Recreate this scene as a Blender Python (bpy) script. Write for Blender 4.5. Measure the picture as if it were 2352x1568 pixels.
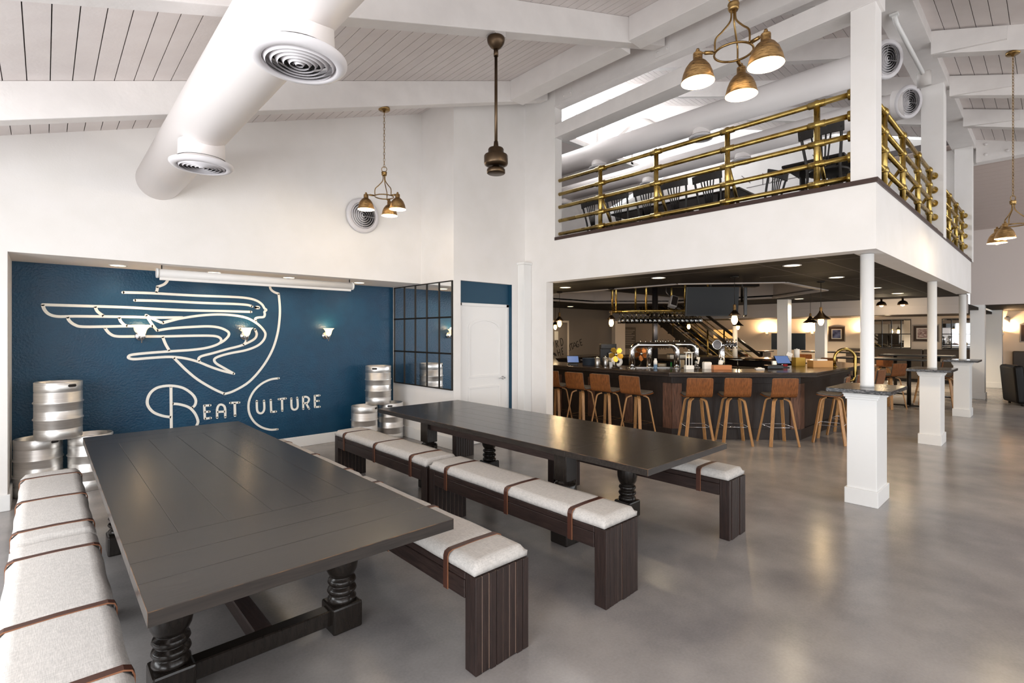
import bpy, bmesh, math, random
from mathutils import Vector, Matrix, Euler
random.seed(7)
for o in list(bpy.data.objects): bpy.data.objects.remove(o, do_unlink=True)
scene = bpy.context.scene
COL = scene.collection
PI = math.pi
# ---------------------------------------------------------------- camera
YAW = math.atan((1176 - 102.19) / 1157.76)
EYE = 1.63
cam_d = bpy.data.cameras.new('camera'); cam = bpy.data.objects.new('camera', cam_d); COL.objects.link(cam)
cam.location = (0, 0, EYE); cam.rotation_euler = (PI / 2, 0, -YAW)
cam_d.sensor_width = 36; cam_d.lens = 36 * 1157.76 / 2352; cam_d.shift_y = -(784 - 765.6) / 2352
cam_d.clip_start = .05; cam_d.clip_end = 200
scene.camera = cam
VD = Vector((math.sin(YAW), math.cos(YAW), 0)); VR = Vector((math.cos(YAW), -math.sin(YAW), 0))
# ---------------------------------------------------------------- view, sky, daylight
vs = scene.view_settings
vs.view_transform = 'Standard'; vs.look = 'None'; vs.gamma = 1; vs.use_curve_mapping = False
vs.exposure = 0.05
scene.cycles.diffuse_bounces = 4; scene.cycles.glossy_bounces = 3; scene.cycles.transmission_bounces = 5; scene.cycles.max_bounces = 6
world = bpy.data.worlds.new('overcast_sky'); scene.world = world; world.use_nodes = True
bg = world.node_tree.nodes['Background']; bg.inputs[0].default_value = (.93, .97, 1, 1); bg.inputs[1].default_value = 2.2

def area(name, loc, direction, sx, sy, power, colour):
    l = bpy.data.lights.new(name, 'AREA'); l.shape = 'RECTANGLE'; l.size = sx; l.size_y = sy; l.energy = power; l.color = colour
    o = bpy.data.objects.new(name, l); COL.objects.link(o); o.location = loc
    o.rotation_euler = Vector(direction).to_track_quat('-Z', 'Y').to_euler()
    return o
DAY = (.95, .975, 1)
# daylight falling in through the shop windows of the west and south walls
for y in (-3.2, .2, 3.6):
    area('window_daylight', (-2.12, y, 1.58), (1, 0, -.05), 2.6, 2.0, 106, DAY)
for x in (.6, 4.2, 7.8, 11.4, 15.0):
    area('window_daylight', (x, -5.12, 1.9), (0, 1, -.05), 2.8, 2.4, 30 if x < 6 else 44, DAY)
# daylight through the north clerestory over the balcony
area('clerestory_daylight', (9.5, 8.12, 7.0), (0, -1, -.35), 7.2, 1.3, 300, DAY)
LAMPS = True

# ---------------------------------------------------------------- materials
def lin(c):
    return tuple(((x / 255) / 12.92 if x / 255 <= .04045 else ((x / 255 + .055) / 1.055) ** 2.4) for x in c) + (1,)
MATS = {}
def mat(name, rgb, rough=.5, metal=0, spec=.5, emit=None, estr=0, trans=0, ior=1.45, coat=0):
    m = bpy.data.materials.new(name); m.use_nodes = True
    b = m.node_tree.nodes['Principled BSDF']
    b.inputs['Base Color'].default_value = lin(rgb); b.inputs['Roughness'].default_value = rough
    b.inputs['Metallic'].default_value = metal; b.inputs['Specular IOR Level'].default_value = spec
    b.inputs['IOR'].default_value = ior
    if trans: b.inputs['Transmission Weight'].default_value = trans
    if coat: b.inputs['Coat Weight'].default_value = coat
    if emit: b.inputs['Emission Color'].default_value = lin(emit); b.inputs['Emission Strength'].default_value = estr
    MATS[name] = m
    return m
def nodes(m): return m.node_tree.nodes, m.node_tree.links, m.node_tree.nodes['Principled BSDF']
def noise_colour(m, c1, c2, scale=(1, 1, 1), nscale=5, detail=6, lo=.35, hi=.65, dist=0, coord='Object', rough=None, bump=0, bscale=None):
    n, l, b = nodes(m)
    tc = n.new('ShaderNodeTexCoord'); mp = n.new('ShaderNodeMapping'); mp.inputs['Scale'].default_value = scale
    l.new(tc.outputs[coord], mp.inputs[0])
    t = n.new('ShaderNodeTexNoise'); t.inputs['Scale'].default_value = nscale; t.inputs['Detail'].default_value = detail; t.inputs['Distortion'].default_value = dist
    l.new(mp.outputs[0], t.inputs['Vector'])
    r = n.new('ShaderNodeValToRGB'); r.color_ramp.elements[0].position = lo; r.color_ramp.elements[1].position = hi
    r.color_ramp.elements[0].color = lin(c1); r.color_ramp.elements[1].color = lin(c2)
    l.new(t.outputs['Fac'], r.inputs[0]); l.new(r.outputs[0], b.inputs['Base Color'])
    if rough:
        q = n.new('ShaderNodeMapRange'); q.inputs[3].default_value = rough[0]; q.inputs[4].default_value = rough[1]
        q.inputs[1].default_value = .3; q.inputs[2].default_value = .7
        l.new(t.outputs['Fac'], q.inputs[0]); l.new(q.outputs[0], b.inputs['Roughness'])
    if bump:
        t2 = t
        if bscale:
            t2 = n.new('ShaderNodeTexNoise'); t2.inputs['Scale'].default_value = bscale; t2.inputs['Detail'].default_value = 4
            l.new(mp.outputs[0], t2.inputs['Vector'])
        bp = n.new('ShaderNodeBump'); bp.inputs['Strength'].default_value = bump; bp.inputs['Distance'].default_value = .01
        l.new(t2.outputs['Fac'], bp.inputs['Height']); l.new(bp.outputs[0], b.inputs['Normal'])
    return m

mat('white_wall', (240, 236, 232), .6); noise_colour(MATS['white_wall'], (238, 234, 230), (242, 238, 235), nscale=3, bump=.08, bscale=60)
mat('white_gloss', (240, 239, 237), .35)
mat('ceiling_paint', (230, 222, 219), .55); noise_colour(MATS['ceiling_paint'], (227, 218, 215), (233, 225, 222), (1, 1, 1), nscale=4, bump=.1, bscale=40)
mat('beam_paint', (234, 229, 226), .5); noise_colour(MATS['beam_paint'], (231, 226, 223), (237, 232, 229), (1, 1, 1), nscale=5, bump=.15, bscale=25)
mat('ceiling_gap', (120, 114, 112), .8)
mat('duct_paint', (240, 234, 232), .45)
mat('blue_wall', (14, 66, 98), .38); noise_colour(MATS['blue_wall'], (5, 57, 86), (10, 65, 94), nscale=6, rough=(.32, .42), bump=.5, bscale=45)
mat('blue_flat', (20, 66, 90), .5)
mat('mural_paint', (240, 236, 226), .5)
mat('sign_paint', (30, 24, 22), .6)
mat('concrete', (140, 134, 130), .25, spec=.5)
n, l, b = nodes(MATS['concrete'])
tc = n.new('ShaderNodeTexCoord')
def cnoise(sc, det):
    q = n.new('ShaderNodeTexNoise'); q.inputs['Scale'].default_value = sc; q.inputs['Detail'].default_value = det; l.new(tc.outputs['Object'], q.inputs['Vector']); return q
na, nb, nc = cnoise(.55, 3), cnoise(2.6, 5), cnoise(70, 2)
def mth(op, a, b_):
    q = n.new('ShaderNodeMath'); q.operation = op
    for i_, v in enumerate((a, b_)):
        if isinstance(v, (int, float)): q.inputs[i_].default_value = v
        else: l.new(v, q.inputs[i_])
    return q.outputs[0]
sm_ = mth('ADD', mth('ADD', mth('MULTIPLY', na.outputs['Fac'], .55), mth('MULTIPLY', nb.outputs['Fac'], .35)), mth('MULTIPLY', nc.outputs['Fac'], .1))
mr = n.new('ShaderNodeMapRange'); mr.inputs[1].default_value = .32; mr.inputs[2].default_value = .68; l.new(sm_, mr.inputs[0])
mx = n.new('ShaderNodeMix'); mx.data_type = 'RGBA'; mx.inputs[6].default_value = lin((114, 111, 112)); mx.inputs[7].default_value = lin((174, 168, 164)); l.new(mr.outputs[0], mx.inputs[0]); l.new(mx.outputs[2], b.inputs['Base Color'])
l.new(mth('ADD', mth('MULTIPLY', nb.outputs['Fac'], .08), .183), b.inputs['Roughness'])
def wood(name, c1, c2, rough=.35, scale=(1, 12, 12), nscale=6, bump=.1, **k):
    m = mat(name, c1, rough, **k); return noise_colour(m, c1, c2, scale, nscale, 8, .3, .7, .6, bump=bump)
wood('table_wood', (40, 36, 33), (53, 47, 43), .24, (12, 1, 12), bump=.05)
wood('table_wood_cross', (40, 36, 33), (53, 47, 43), .24, (1, 12, 12), bump=.05)
wood('leg_wood', (30, 26, 23), (40, 34, 30), .24, (12, 12, 1.5), bump=.02)
wood('bench_wood', (34, 25, 23), (52, 38, 34), .4, (10, 10, 1.2), bump=.2)
wood('bench_rail_wood', (36, 26, 24), (54, 40, 36), .38, (10, 1.2, 10), bump=.2)
mat('worn_edge', (150, 112, 70), .6); noise_colour(MATS['worn_edge'], (58, 50, 44), (128, 92, 56), nscale=14, lo=.42, hi=.7)
mat('worn_groove', (136, 114, 100), .7)
mat('linen', (196, 192, 187), .9, spec=.2)
def weave(m, c1, c2, sc):
    n, l, b = nodes(m); tc = n.new('ShaderNodeTexCoord'); add = None
    outs = []
    for ax, s in (((sc, sc * .12, sc * .12)), 1), (((sc * .12, sc, sc * .12)), 2):
        mp = n.new('ShaderNodeMapping'); mp.inputs['Scale'].default_value = ax; l.new(tc.outputs['Object'], mp.inputs[0])
        t = n.new('ShaderNodeTexNoise'); t.inputs['Scale'].default_value = 6; t.inputs['Detail'].default_value = 3; l.new(mp.outputs[0], t.inputs['Vector']); outs.append(t)
    a = n.new('ShaderNodeMath'); a.operation = 'ADD'; l.new(outs[0].outputs['Fac'], a.inputs[0]); l.new(outs[1].outputs['Fac'], a.inputs[1])
    r = n.new('ShaderNodeValToRGB'); r.color_ramp.elements[0].position = .36; r.color_ramp.elements[1].position = .64
    h = n.new('ShaderNodeMath'); h.operation = 'MULTIPLY'; h.inputs[1].default_value = .5; l.new(a.outputs[0], h.inputs[0])
    r.color_ramp.elements[0].color = lin(c1); r.color_ramp.elements[1].color = lin(c2)
    l.new(h.outputs[0], r.inputs[0]); l.new(r.outputs[0], b.inputs['Base Color'])
    bp = n.new('ShaderNodeBump'); bp.inputs['Strength'].default_value = .25; bp.inputs['Distance'].default_value = .003; l.new(h.outputs[0], bp.inputs['Height']); l.new(bp.outputs[0], b.inputs['Normal'])
weave(MATS['linen'], (180, 176, 172), (208, 203, 198), 55)
mat('strap_leather', (72, 42, 32), .4); mat('strap_edge', (140, 92, 64), .6)
mat('antique_brass', (150, 122, 78), .32, 1); noise_colour(MATS['antique_brass'], (128, 100, 60), (170, 140, 92), nscale=14, rough=(.26, .42))
mat('copper_brass', (150, 112, 66), .36, 1); noise_colour(MATS['copper_brass'], (118, 90, 56), (178, 142, 94), (1, 1, 6), nscale=26, rough=(.26, .45), bump=.5, bscale=160)
mat('rail_brass', (172, 138, 62), .25, 1); noise_colour(MATS['rail_brass'], (166, 138, 74), (192, 166, 100), (1, 1, 1), nscale=9, rough=(.2, .38))
mat('bronze', (92, 76, 60), .38, 1)
mat('keg_steel', (205, 202, 198), .36, 1); noise_colour(MATS['keg_steel'], (224, 221, 217), (238, 235, 231), (1, 1, 14), nscale=5, rough=(.34, .46))
mat('keg_dark', (36, 30, 26), .6); mat('keg_cap_blue', (44, 66, 150), .4)
mat('chrome', (215, 215, 216), .12, 1); mat('brushed_steel', (170, 168, 166), .3, 1); mat('dark_steel', (96, 92, 92), .35, .9)
mat('mirror_glass', (238, 240, 242), .02, 1)
mat('black_iron', (44, 40, 36), .45, .6); mat('black_plastic', (17, 17, 19), .3); mat('tv_glass', (14, 15, 17), .3, spec=.25); mat('black_leather', (12, 11, 11), .45, spec=.3)
mat('brown_leather', (74, 64, 55), .45)
wood('walnut_ply', (98, 56, 25), (142, 86, 42), .38, (14, 14, 1.2)); wood('ply_leg', (160, 116, 72), (194, 146, 94), .4, (10, 10, 1))
mat('ply_edge', (200, 150, 98), .5)
mat('grey_upholstery', (86, 80, 76), .7); noise_colour(MATS['grey_upholstery'], (78, 73, 70), (96, 90, 86), nscale=30)
wood('bar_top_wood', (42, 33, 27), (62, 48, 38), .16, (2, 2, 2)); wood('bar_front_wood', (34, 26, 23), (52, 40, 34), .45, (10, 10, 1.2))
wood('reclaimed_wood', (70, 46, 34), (124, 86, 66), .6, (9, 9, 1), bump=.4); wood('mezz_edge_wood', (50, 34, 30), (70, 48, 42), .4, (10, 1.2, 10))
mat('dark_ceiling', (26, 20, 18), .7, spec=.25); noise_colour(MATS['dark_ceiling'], (23, 18, 16), (32, 25, 22), (.4, 6, 1), nscale=4)
mat('tile_seam', (84, 72, 64), .6)
mat('recess_grey', (182, 174, 170), .6)
mat('greige_wall', (128, 116, 104), .7); mat('beige_wall', (240, 222, 200), .6); mat('hall_wall', (214, 202, 196), .6)
mat('east_roof_paint', (202, 186, 178), .6)
mat('door_paint', (240, 238, 236), .38)
mat('stone_cap', (70, 66, 64), .2); noise_colour(MATS['stone_cap'], (30, 28, 29), (160, 154, 152), (2, 2, 6), nscale=7, detail=10, lo=.5, hi=.78, dist=2.2)
mat('glass', (255, 255, 255), .02, trans=1, ior=1.45)
mat('frosted_glass', (255, 244, 224), .4, emit=(255, 214, 150), estr=2.2)
mat('bulb_glow', (255, 240, 210), .4, emit=(255, 196, 118), estr=10)
mat('shade_white', (250, 246, 236), .5)
mat('downlight_glow', (255, 245, 225), .5, emit=(255, 226, 180), estr=7)
mat('screen_white', (234, 230, 226), .5)
mat('vent_dark', (40, 38, 38), .8); mat('vent_grey', (216, 212, 214), .4)
mat('paper_white', (240, 238, 234), .7); mat('bottle_blue', (90, 120, 150), .4); mat('green_glass', (30, 120, 50), .2); mat('red_plastic', (170, 24, 28), .35)
mat('card_yellow', (200, 164, 70), .6); mat('box_wood', (190, 124, 78), .5); mat('bamboo', (196, 146, 84), .45); mat('pan_blue', (66, 76, 90), .35, .4)
mat('fan_gold', (206, 160, 62), .3, .9); mat('fan_copper', (160, 96, 48), .3, .9)
mat('screen_lit', (44, 56, 84), .3, emit=(150, 185, 255), estr=.35)
mat('art_blue', (50, 60, 110), .6); noise_colour(MATS['art_blue'], (30, 34, 70), (120, 130, 170), nscale=5); mat('art_warm', (190, 130, 100), .6)
noise_colour(MATS['art_warm'], (110, 60, 50), (226, 206, 196), (1, 1, 3), nscale=6, dist=2)
mat('mat_board', (226, 218, 204), .7); mat('frame_silver', (150, 140, 128), .4, .5); mat('frame_brown', (62, 42, 26), .5)
mat('speaker_grey', (196, 190, 186), .5); mat('chair_black', (40, 37, 36), .4); mat('lemon', (226, 190, 60), .5)
mat('block_glow', (240, 200, 140), .3, emit=(255, 196, 110), estr=.8); mat('cork', (170, 150, 120), .7); mat('menu_board', (48, 38, 32), .6); mat('menu_text', (150, 140, 128), .6)

# ---------------------------------------------------------------- mesh helpers
class MB:
    def __init__(s): s.v = []; s.f = []; s.sm = []
    def add(s, vs_, fs, smooth=False, M=None):
        k = len(s.v)
        for p in vs_:
            p = Vector(p); s.v.append(tuple(M @ p if M else p))
        for q in fs: s.f.append(tuple(k + i for i in q)); s.sm.append(smooth)
        return s
    def box(s, x0, y0, z0, x1, y1, z1, M=None):
        if x0 > x1: x0, x1 = x1, x0
        if y0 > y1: y0, y1 = y1, y0
        if z0 > z1: z0, z1 = z1, z0
        return s.add([(x0, y0, z0), (x1, y0, z0), (x1, y1, z0), (x0, y1, z0), (x0, y0, z1), (x1, y0, z1), (x1, y1, z1), (x0, y1, z1)],
              [(3, 2, 1, 0), (4, 5, 6, 7), (0, 1, 5, 4), (1, 2, 6, 5), (2, 3, 7, 6), (3, 0, 4, 7)], False, M)
    def prism(s, poly, z0, z1, M=None, smooth=False):   # poly counter-clockwise in xy
        n = len(poly)
        s.add([(x, y, z0) for x, y in poly] + [(x, y, z1) for x, y in poly],
              [tuple(range(n - 1, -1, -1)), tuple(range(n, 2 * n))], False, M)
        k = len(s.v) - 2 * n
        for i in range(n): s.f.append((k + i, k + (i + 1) % n, k + n + (i + 1) % n, k + n + i)); s.sm.append(smooth)
        return s
    def lathe(s, prof, seg=24, M=None, smooth=True, cap=True):
        n = len(prof); vv = []; ff = []
        for r, z in prof:
            for i in range(seg):
                a = 2 * PI * i / seg; vv.append((r * math.cos(a), r * math.sin(a), z))
        for j in range(n - 1):
            for i in range(seg):
                i2 = (i + 1) % seg; ff.append((j * seg + i, j * seg + i2, (j + 1) * seg + i2, (j + 1) * seg + i))
        s.add(vv, ff, smooth, M)
        if cap:
            k = len(s.v) - n * seg
            if prof[0][0] > 1e-5: s.f.append(tuple(k + i for i in range(seg - 1, -1, -1))); s.sm.append(False)
            if prof[-1][0] > 1e-5: s.f.append(tuple(k + (n - 1) * seg + i for i in range(seg))); s.sm.append(False)
        return s
    def cyl(s, p, q, r, seg=16, r2=None, smooth=True):
        p = Vector(p); q = Vector(q); d = q - p
        M = Matrix.Translation(p) @ d.to_track_quat('Z', 'Y').to_matrix().to_4x4()
        return s.lathe([(r, 0), (r if r2 is None else r2, d.length)], seg, M, smooth)
    def tube(s, pts, r, seg=10, closed=False):
        pts = [Vector(p) for p in pts]; n = len(pts); rings = []
        up = Vector((0, 0, 1)); prev = None
        for i in range(n):
            a = pts[(i - 1) % n] if (closed or i > 0) else pts[i]; b = pts[(i + 1) % n] if (closed or i < n - 1) else pts[i]
            t = (b - a).normalized()
            u = prev - t * prev.dot(t) if prev else (t.cross(up) if abs(t.dot(up)) < .95 else t.cross(Vector((1, 0, 0))))
            u.normalize(); prev = u; w = t.cross(u)
            rr = r[i] if isinstance(r, (list, tuple)) else r
            rings.append([pts[i] + (u * math.cos(2 * PI * k / seg) + w * math.sin(2 * PI * k / seg)) * rr for k in range(seg)])
        vv = [p for R in rings for p in R]; ff = []
        for j in range(n if closed else n - 1):
            j2 = (j + 1) % n
            for k in range(seg):
                k2 = (k + 1) % seg; ff.append((j * seg + k, j * seg + k2, j2 * seg + k2, j2 * seg + k))
        s.add(vv, ff, True)
        if not closed:
            k = len(s.v) - n * seg
            s.f.append(tuple(k + i for i in range(seg - 1, -1, -1))); s.sm.append(False)
            s.f.append(tuple(k + (n - 1) * seg + i for i in range(seg))); s.sm.append(False)
        return s
    def strip(s, pts, wdir, w, t):   # flat bar of width w (along wdir) and thickness t swept along pts
        pts = [Vector(p) for p in pts]; n = len(pts); vv = []
        for i in range(n):
            tg = (pts[min(i + 1, n - 1)] - pts[max(i - 1, 0)]).normalized()
            wd = Vector(wdir[i] if isinstance(wdir, list) else wdir); wd = (wd - tg * wd.dot(tg)).normalized(); nn = tg.cross(wd)
            for a, b in ((-1, -1), (1, -1), (1, 1), (-1, 1)): vv.append(pts[i] + wd * w / 2 * a + nn * t / 2 * b)
        ff = [(3, 2, 1, 0), tuple((n - 1) * 4 + i for i in range(4))]
        for i in range(n - 1):
            for k in range(4): ff.append((i * 4 + k, i * 4 + (k + 1) % 4, (i + 1) * 4 + (k + 1) % 4, (i + 1) * 4 + k))
        return s.add(vv, ff, False)
    def sphere(s, c, r, seg=14, rings=8, sz=1):
        prof = [(max(r * math.sin(PI * i / rings), 1e-6), -r * sz * math.cos(PI * i / rings)) for i in range(rings + 1)]
        return s.lathe(prof, seg, Matrix.Translation(Vector(c)), True, False)
    def mesh(s, name):
        me = bpy.data.meshes.new(name); me.from_pydata(s.v, [], s.f); me.update()
        me.polygons.foreach_set('use_smooth', s.sm)
        bm = bmesh.new(); bm.from_mesh(me); bmesh.ops.recalc_face_normals(bm, faces=bm.faces); bm.to_mesh(me); bm.free()
        return me
    def build(s, name, material, parent=None, bevel=0, bseg=2, loc=None, rot=None):
        return link(name, s.mesh(name), material, parent, bevel, bseg, loc, rot)
def link(name, me, material, parent=None, bevel=0, bseg=2, loc=None, rot=None):
    o = bpy.data.objects.new(name, me); COL.objects.link(o)
    if material and not me.materials: me.materials.append(MATS[material])
    if parent: o.parent = parent
    if loc is not None: o.location = loc
    if rot is not None: o.rotation_euler = rot
    if bevel:
        md = o.modifiers.new('bevel', 'BEVEL'); md.width = bevel; md.segments = bseg; md.limit_method = 'ANGLE'; md.angle_limit = .6
    return o
def tag(o, label, cat, group=None, kind=None):
    o['label'] = label; o['category'] = cat
    if group: o['group'] = group
    if kind: o['kind'] = kind
    return o
def thing(name, label, cat, loc=(0, 0, 0), rz=0, group=None):
    o = bpy.data.objects.new(name, None); COL.objects.link(o); o.empty_display_size = .1
    o.location = loc; o.rotation_euler = (0, 0, rz)
    return tag(o, label, cat, group)
def struct(name, mb, material, label, cat, parent=None, bevel=0):
    o = mb.build(name, material, parent, bevel)
    if not parent: tag(o, label, cat, None, 'structure')
    return o
def sempty(name, label, cat):
    o = bpy.data.objects.new(name, None); COL.objects.link(o); return tag(o, label, cat, None, 'structure')
def copy_tree(o, parent=None):
    c = o.copy(); COL.objects.link(c); c.parent = parent
    for ch in [k for k in o.children]: copy_tree(ch, c)
    return c
def dup(root, label, loc, rz=0, group=None):
    c = copy_tree(root); c.location = loc; c.rotation_euler = (0, 0, rz); c['label'] = label
    if group: c['group'] = group
    return c
def lamp(parent, loc, power, colour=(1, .78, .5), radius=.03, spot=None):
    l = bpy.data.lights.new('lamp_light', 'SPOT' if spot else 'POINT'); l.energy = power; l.color = colour; l.shadow_soft_size = radius
    if spot: l.spot_size = spot; l.spot_blend = .8
    o = bpy.data.objects.new('lamp_light', l); COL.objects.link(o); o.parent = parent; o.location = loc; return o
def arc(c, r, a0, a1, n, ax=(1, 0, 0), ay=(0, 0, 1)):
    ax = Vector(ax); ay = Vector(ay); c = Vector(c)
    return [c + ax * r * math.cos(a0 + (a1 - a0) * i / n) + ay * r * math.sin(a0 + (a1 - a0) * i / n) for i in range(n + 1)]
def smooth_path(p, sub=4):
    if len(p) < 3: return [Vector(q) for q in p]
    p = [Vector(q) for q in p]; out = []
    for i in range(len(p) - 1):
        a = p[max(i - 1, 0)]; b = p[i]; c = p[i + 1]; d = p[min(i + 2, len(p) - 1)]
        for k in range(sub):
            t = k / sub
            out.append(.5 * ((2 * b) + (c - a) * t + (2 * a - 5 * b + 4 * c - d) * t * t + (3 * b - a - 3 * c + d) * t ** 3))
    out.append(p[-1]); return out
def T(x, y, z): return Matrix.Translation((x, y, z))
def RZ(a): return Matrix.Rotation(a, 4, 'Z')
MURAL=[
[(0.671,2.109),(0.929,2.115),(1.394,2.11),(1.839,2.113),(2.022,2.103),(2.125,2.074),(2.188,2.027),(2.219,1.975),(2.242,1.955),(2.219,1.929),(2.223,1.892),(2.207,1.857),(2.144,1.849),(2.104,1.834),(2.108,1.797)],
[(0.781,2.022),(1.079,2.026),(1.477,2.02),(1.839,2.021),(2.003,2.014),(2.063,1.996)],
[(-0.014,1.939),(0.376,1.938),(0.713,1.936),(1.003,1.926),(1.314,1.92),(1.733,1.923),(2.05,1.922)],
[(-0.014,1.939),(0.001,1.884),(0.04,1.836),(0.112,1.815),(0.248,1.821),(0.507,1.824),(0.784,1.825),(1.003,1.823),(1.258,1.83)],
[(1.266,1.826),(1.156,1.791),(1.056,1.756)],
[(1.056,1.756),(0.959,1.805),(0.892,1.849)],
[(0.892,1.849),(0.944,1.751),(0.999,1.666)],
[(0.999,1.666),(1.156,1.695),(1.394,1.715),(1.561,1.721),(1.681,1.702),(1.768,1.654),(1.777,1.604),(1.733,1.546),(1.681,1.507)],
[(1.056,1.764),(1.234,1.815),(1.444,1.857),(1.646,1.877),(1.839,1.87),(2.003,1.836),(2.134,1.757),(2.215,1.665),(2.23,1.603),(2.201,1.531),(2.125,1.461),(1.985,1.406),(1.803,1.371),(1.672,1.335),(1.612,1.298),(1.629,1.245),(1.715,1.183),(1.839,1.098)],
[(1.839,1.098),(1.698,1.145),(1.561,1.204),(1.427,1.272),(1.282,1.321),(1.125,1.343),(0.929,1.336),(0.784,1.327),(0.73,1.339),(0.724,1.361),(0.763,1.381),(0.929,1.398),(1.156,1.412),(1.362,1.424),(1.527,1.447),(1.646,1.488),(1.689,1.53),(1.672,1.575),(1.595,1.599),(1.394,1.602),(1.079,1.595),(0.784,1.595),(0.616,1.597),(0.555,1.625),(0.521,1.668),(0.507,1.699)],
[(0.186,1.81),(0.204,1.766),(0.248,1.725),(0.311,1.706),(0.507,1.709),(0.713,1.716),(0.959,1.719)],
[(0.421,1.934),(0.441,1.88),(0.494,1.831)],
[(0.637,1.817),(0.65,1.773),(0.685,1.73),(0.713,1.72)],
[(0.784,1.708),(0.791,1.669),(0.82,1.628)],
[(1.444,1.278),(1.435,1.31),(1.469,1.342),(1.595,1.376),(1.768,1.427),(1.911,1.464),(2.022,1.513),(2.097,1.563),(2.119,1.624),(2.097,1.685)],
[(1.911,1.694),(1.966,1.644),(1.988,1.584),(1.985,1.523),(1.952,1.475)],
[(2.289,2.372),(2.289,2.284),(2.305,2.237),(2.348,2.205),(2.404,2.187)],
[(2.404,2.187),(2.42,2.002),(2.416,1.834),(2.388,1.624),(2.318,1.395),(2.192,1.171),(2.022,0.977),(1.839,0.87),(1.728,0.839)],
[(1.728,0.839),(1.595,0.918),(1.427,1.044),(1.298,1.174),(1.218,1.271),(1.171,1.328)],
[(1.056,1.588),(1.087,1.496),(1.125,1.418)],
[(1.106,2.36),(1.106,2.286),(1.079,2.238),(1.033,2.208),(1.003,2.197)],
[(1.003,2.197),(1.0,2.16),(0.991,2.124)],
[(2.104,1.983),(2.127,1.992),(2.15,1.982),(2.127,1.974),(2.104,1.983)],
[(1.145,0.333),(1.142,0.702),(1.14,0.979)],
[(1.14,0.601),(1.048,0.63),(0.959,0.685),(0.907,0.771),(0.907,0.852),(0.944,0.93),(1.018,0.979),(1.14,0.988),(1.266,0.951),(1.362,0.869),(1.403,0.79),(1.394,0.724),(1.362,0.695)],
[(1.156,0.765),(1.234,0.749),(1.33,0.702),(1.394,0.62),(1.427,0.521),(1.414,0.466),(1.398,0.411),(1.386,0.317)],
[(1.497,0.708),(1.503,0.541)],
[(1.497,0.708),(1.564,0.706)],
[(1.5,0.627),(1.554,0.626)],
[(1.503,0.541),(1.569,0.543)],
[(1.643,0.538),(1.643,0.651),(1.667,0.7),(1.707,0.696),(1.733,0.652),(1.736,0.534)],
[(1.643,0.612),(1.733,0.609)],
[(1.795,0.715),(1.902,0.711)],
[(1.848,0.71),(1.852,0.541)],
[(2.404,1.004),(2.289,0.991),(2.173,0.936),(2.078,0.841),(2.022,0.714),(2.022,0.572),(2.078,0.444),(2.173,0.351),(2.289,0.299),(2.388,0.292)],
[(2.119,0.711),(2.123,0.592),(2.146,0.547),(2.188,0.542),(2.215,0.593),(2.211,0.707)],
[(2.299,0.709),(2.305,0.542)],
[(2.305,0.542),(2.368,0.542)],
[(2.404,0.71),(2.499,0.713)],
[(2.448,0.711),(2.452,0.544)],
[(2.575,0.706),(2.579,0.588),(2.602,0.547),(2.644,0.547),(2.665,0.59),(2.658,0.709)],
[(2.743,0.539),(2.739,0.713)],
[(2.739,0.713),(2.792,0.709),(2.825,0.673),(2.803,0.625),(2.743,0.622)],
[(2.782,0.618),(2.825,0.535)],
[(2.908,0.716),(2.912,0.549)],
[(2.908,0.716),(2.979,0.715)],
[(2.91,0.637),(2.968,0.636)],
[(2.912,0.549),(2.983,0.548)]
]
WALLTEXT=[
[(11.415,1.27),(11.638,1.35),(11.556,1.067),(11.566,1.018),(11.73,0.979),(11.786,0.901)],
[(11.751,1.404),(11.807,1.187)],
[(11.751,1.404),(11.813,1.424),(11.857,1.379),(11.834,1.326),(11.778,1.299)],
[(11.813,1.31),(11.89,1.206)],
[(11.97,1.462),(12.029,1.239)],
[(11.97,1.462),(12.044,1.469),(12.097,1.408),(12.109,1.323),(12.08,1.259),(12.029,1.239)],
[(11.834,1.116),(11.9,0.918)],
[(11.944,1.135),(11.995,0.93)],
[(11.865,1.017),(11.97,1.036)],
[(12.033,1.157),(12.08,0.955)],
[(12.033,1.157),(12.109,1.172)],
[(12.054,1.062),(12.109,1.075)],
[(12.08,0.955),(12.139,0.979)],
[(12.333,1.227),(12.387,1.047)],
[(12.333,1.227),(12.398,1.24),(12.425,1.189),(12.355,1.141)],
[(12.366,1.147),(12.46,1.059)],
[(12.464,1.26),(12.521,1.075)],
[(12.475,1.278),(12.619,1.316)],
[(12.541,1.295),(12.612,1.106)],
[(12.641,1.125),(12.697,1.329),(12.832,1.175)],
[(12.668,1.214),(12.78,1.234)],
[(12.893,1.378),(12.825,1.35),(12.809,1.27),(12.866,1.189),(12.934,1.209),(12.922,1.268),(12.877,1.261)],
[(12.968,1.414),(13.042,1.229)],
[(12.968,1.414),(13.071,1.443)],
[(13.002,1.326),(13.085,1.342)],
[(13.042,1.229),(13.122,1.255)]
]
GABLE_LINES= [[(4.95, 5.47), (4.66, 5.77)], [(4.8, 5.48), (4.5, 5.77)], [(4.64, 5.49), (4.34, 5.77)], [(5.14, 5.77), (5.14, 5.47)], [(4.99, 5.76), (4.99, 5.48)], [(4.28, 5.76), (4.28, 5.49)], [(4.12, 5.75), (4.12, 5.51)], [(5.68, 5.82), (5.45, 5.58)], [(5.55, 5.47), (3.99, 5.48)], [(3.99, 5.94), (3.69, 5.57)]]
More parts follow.
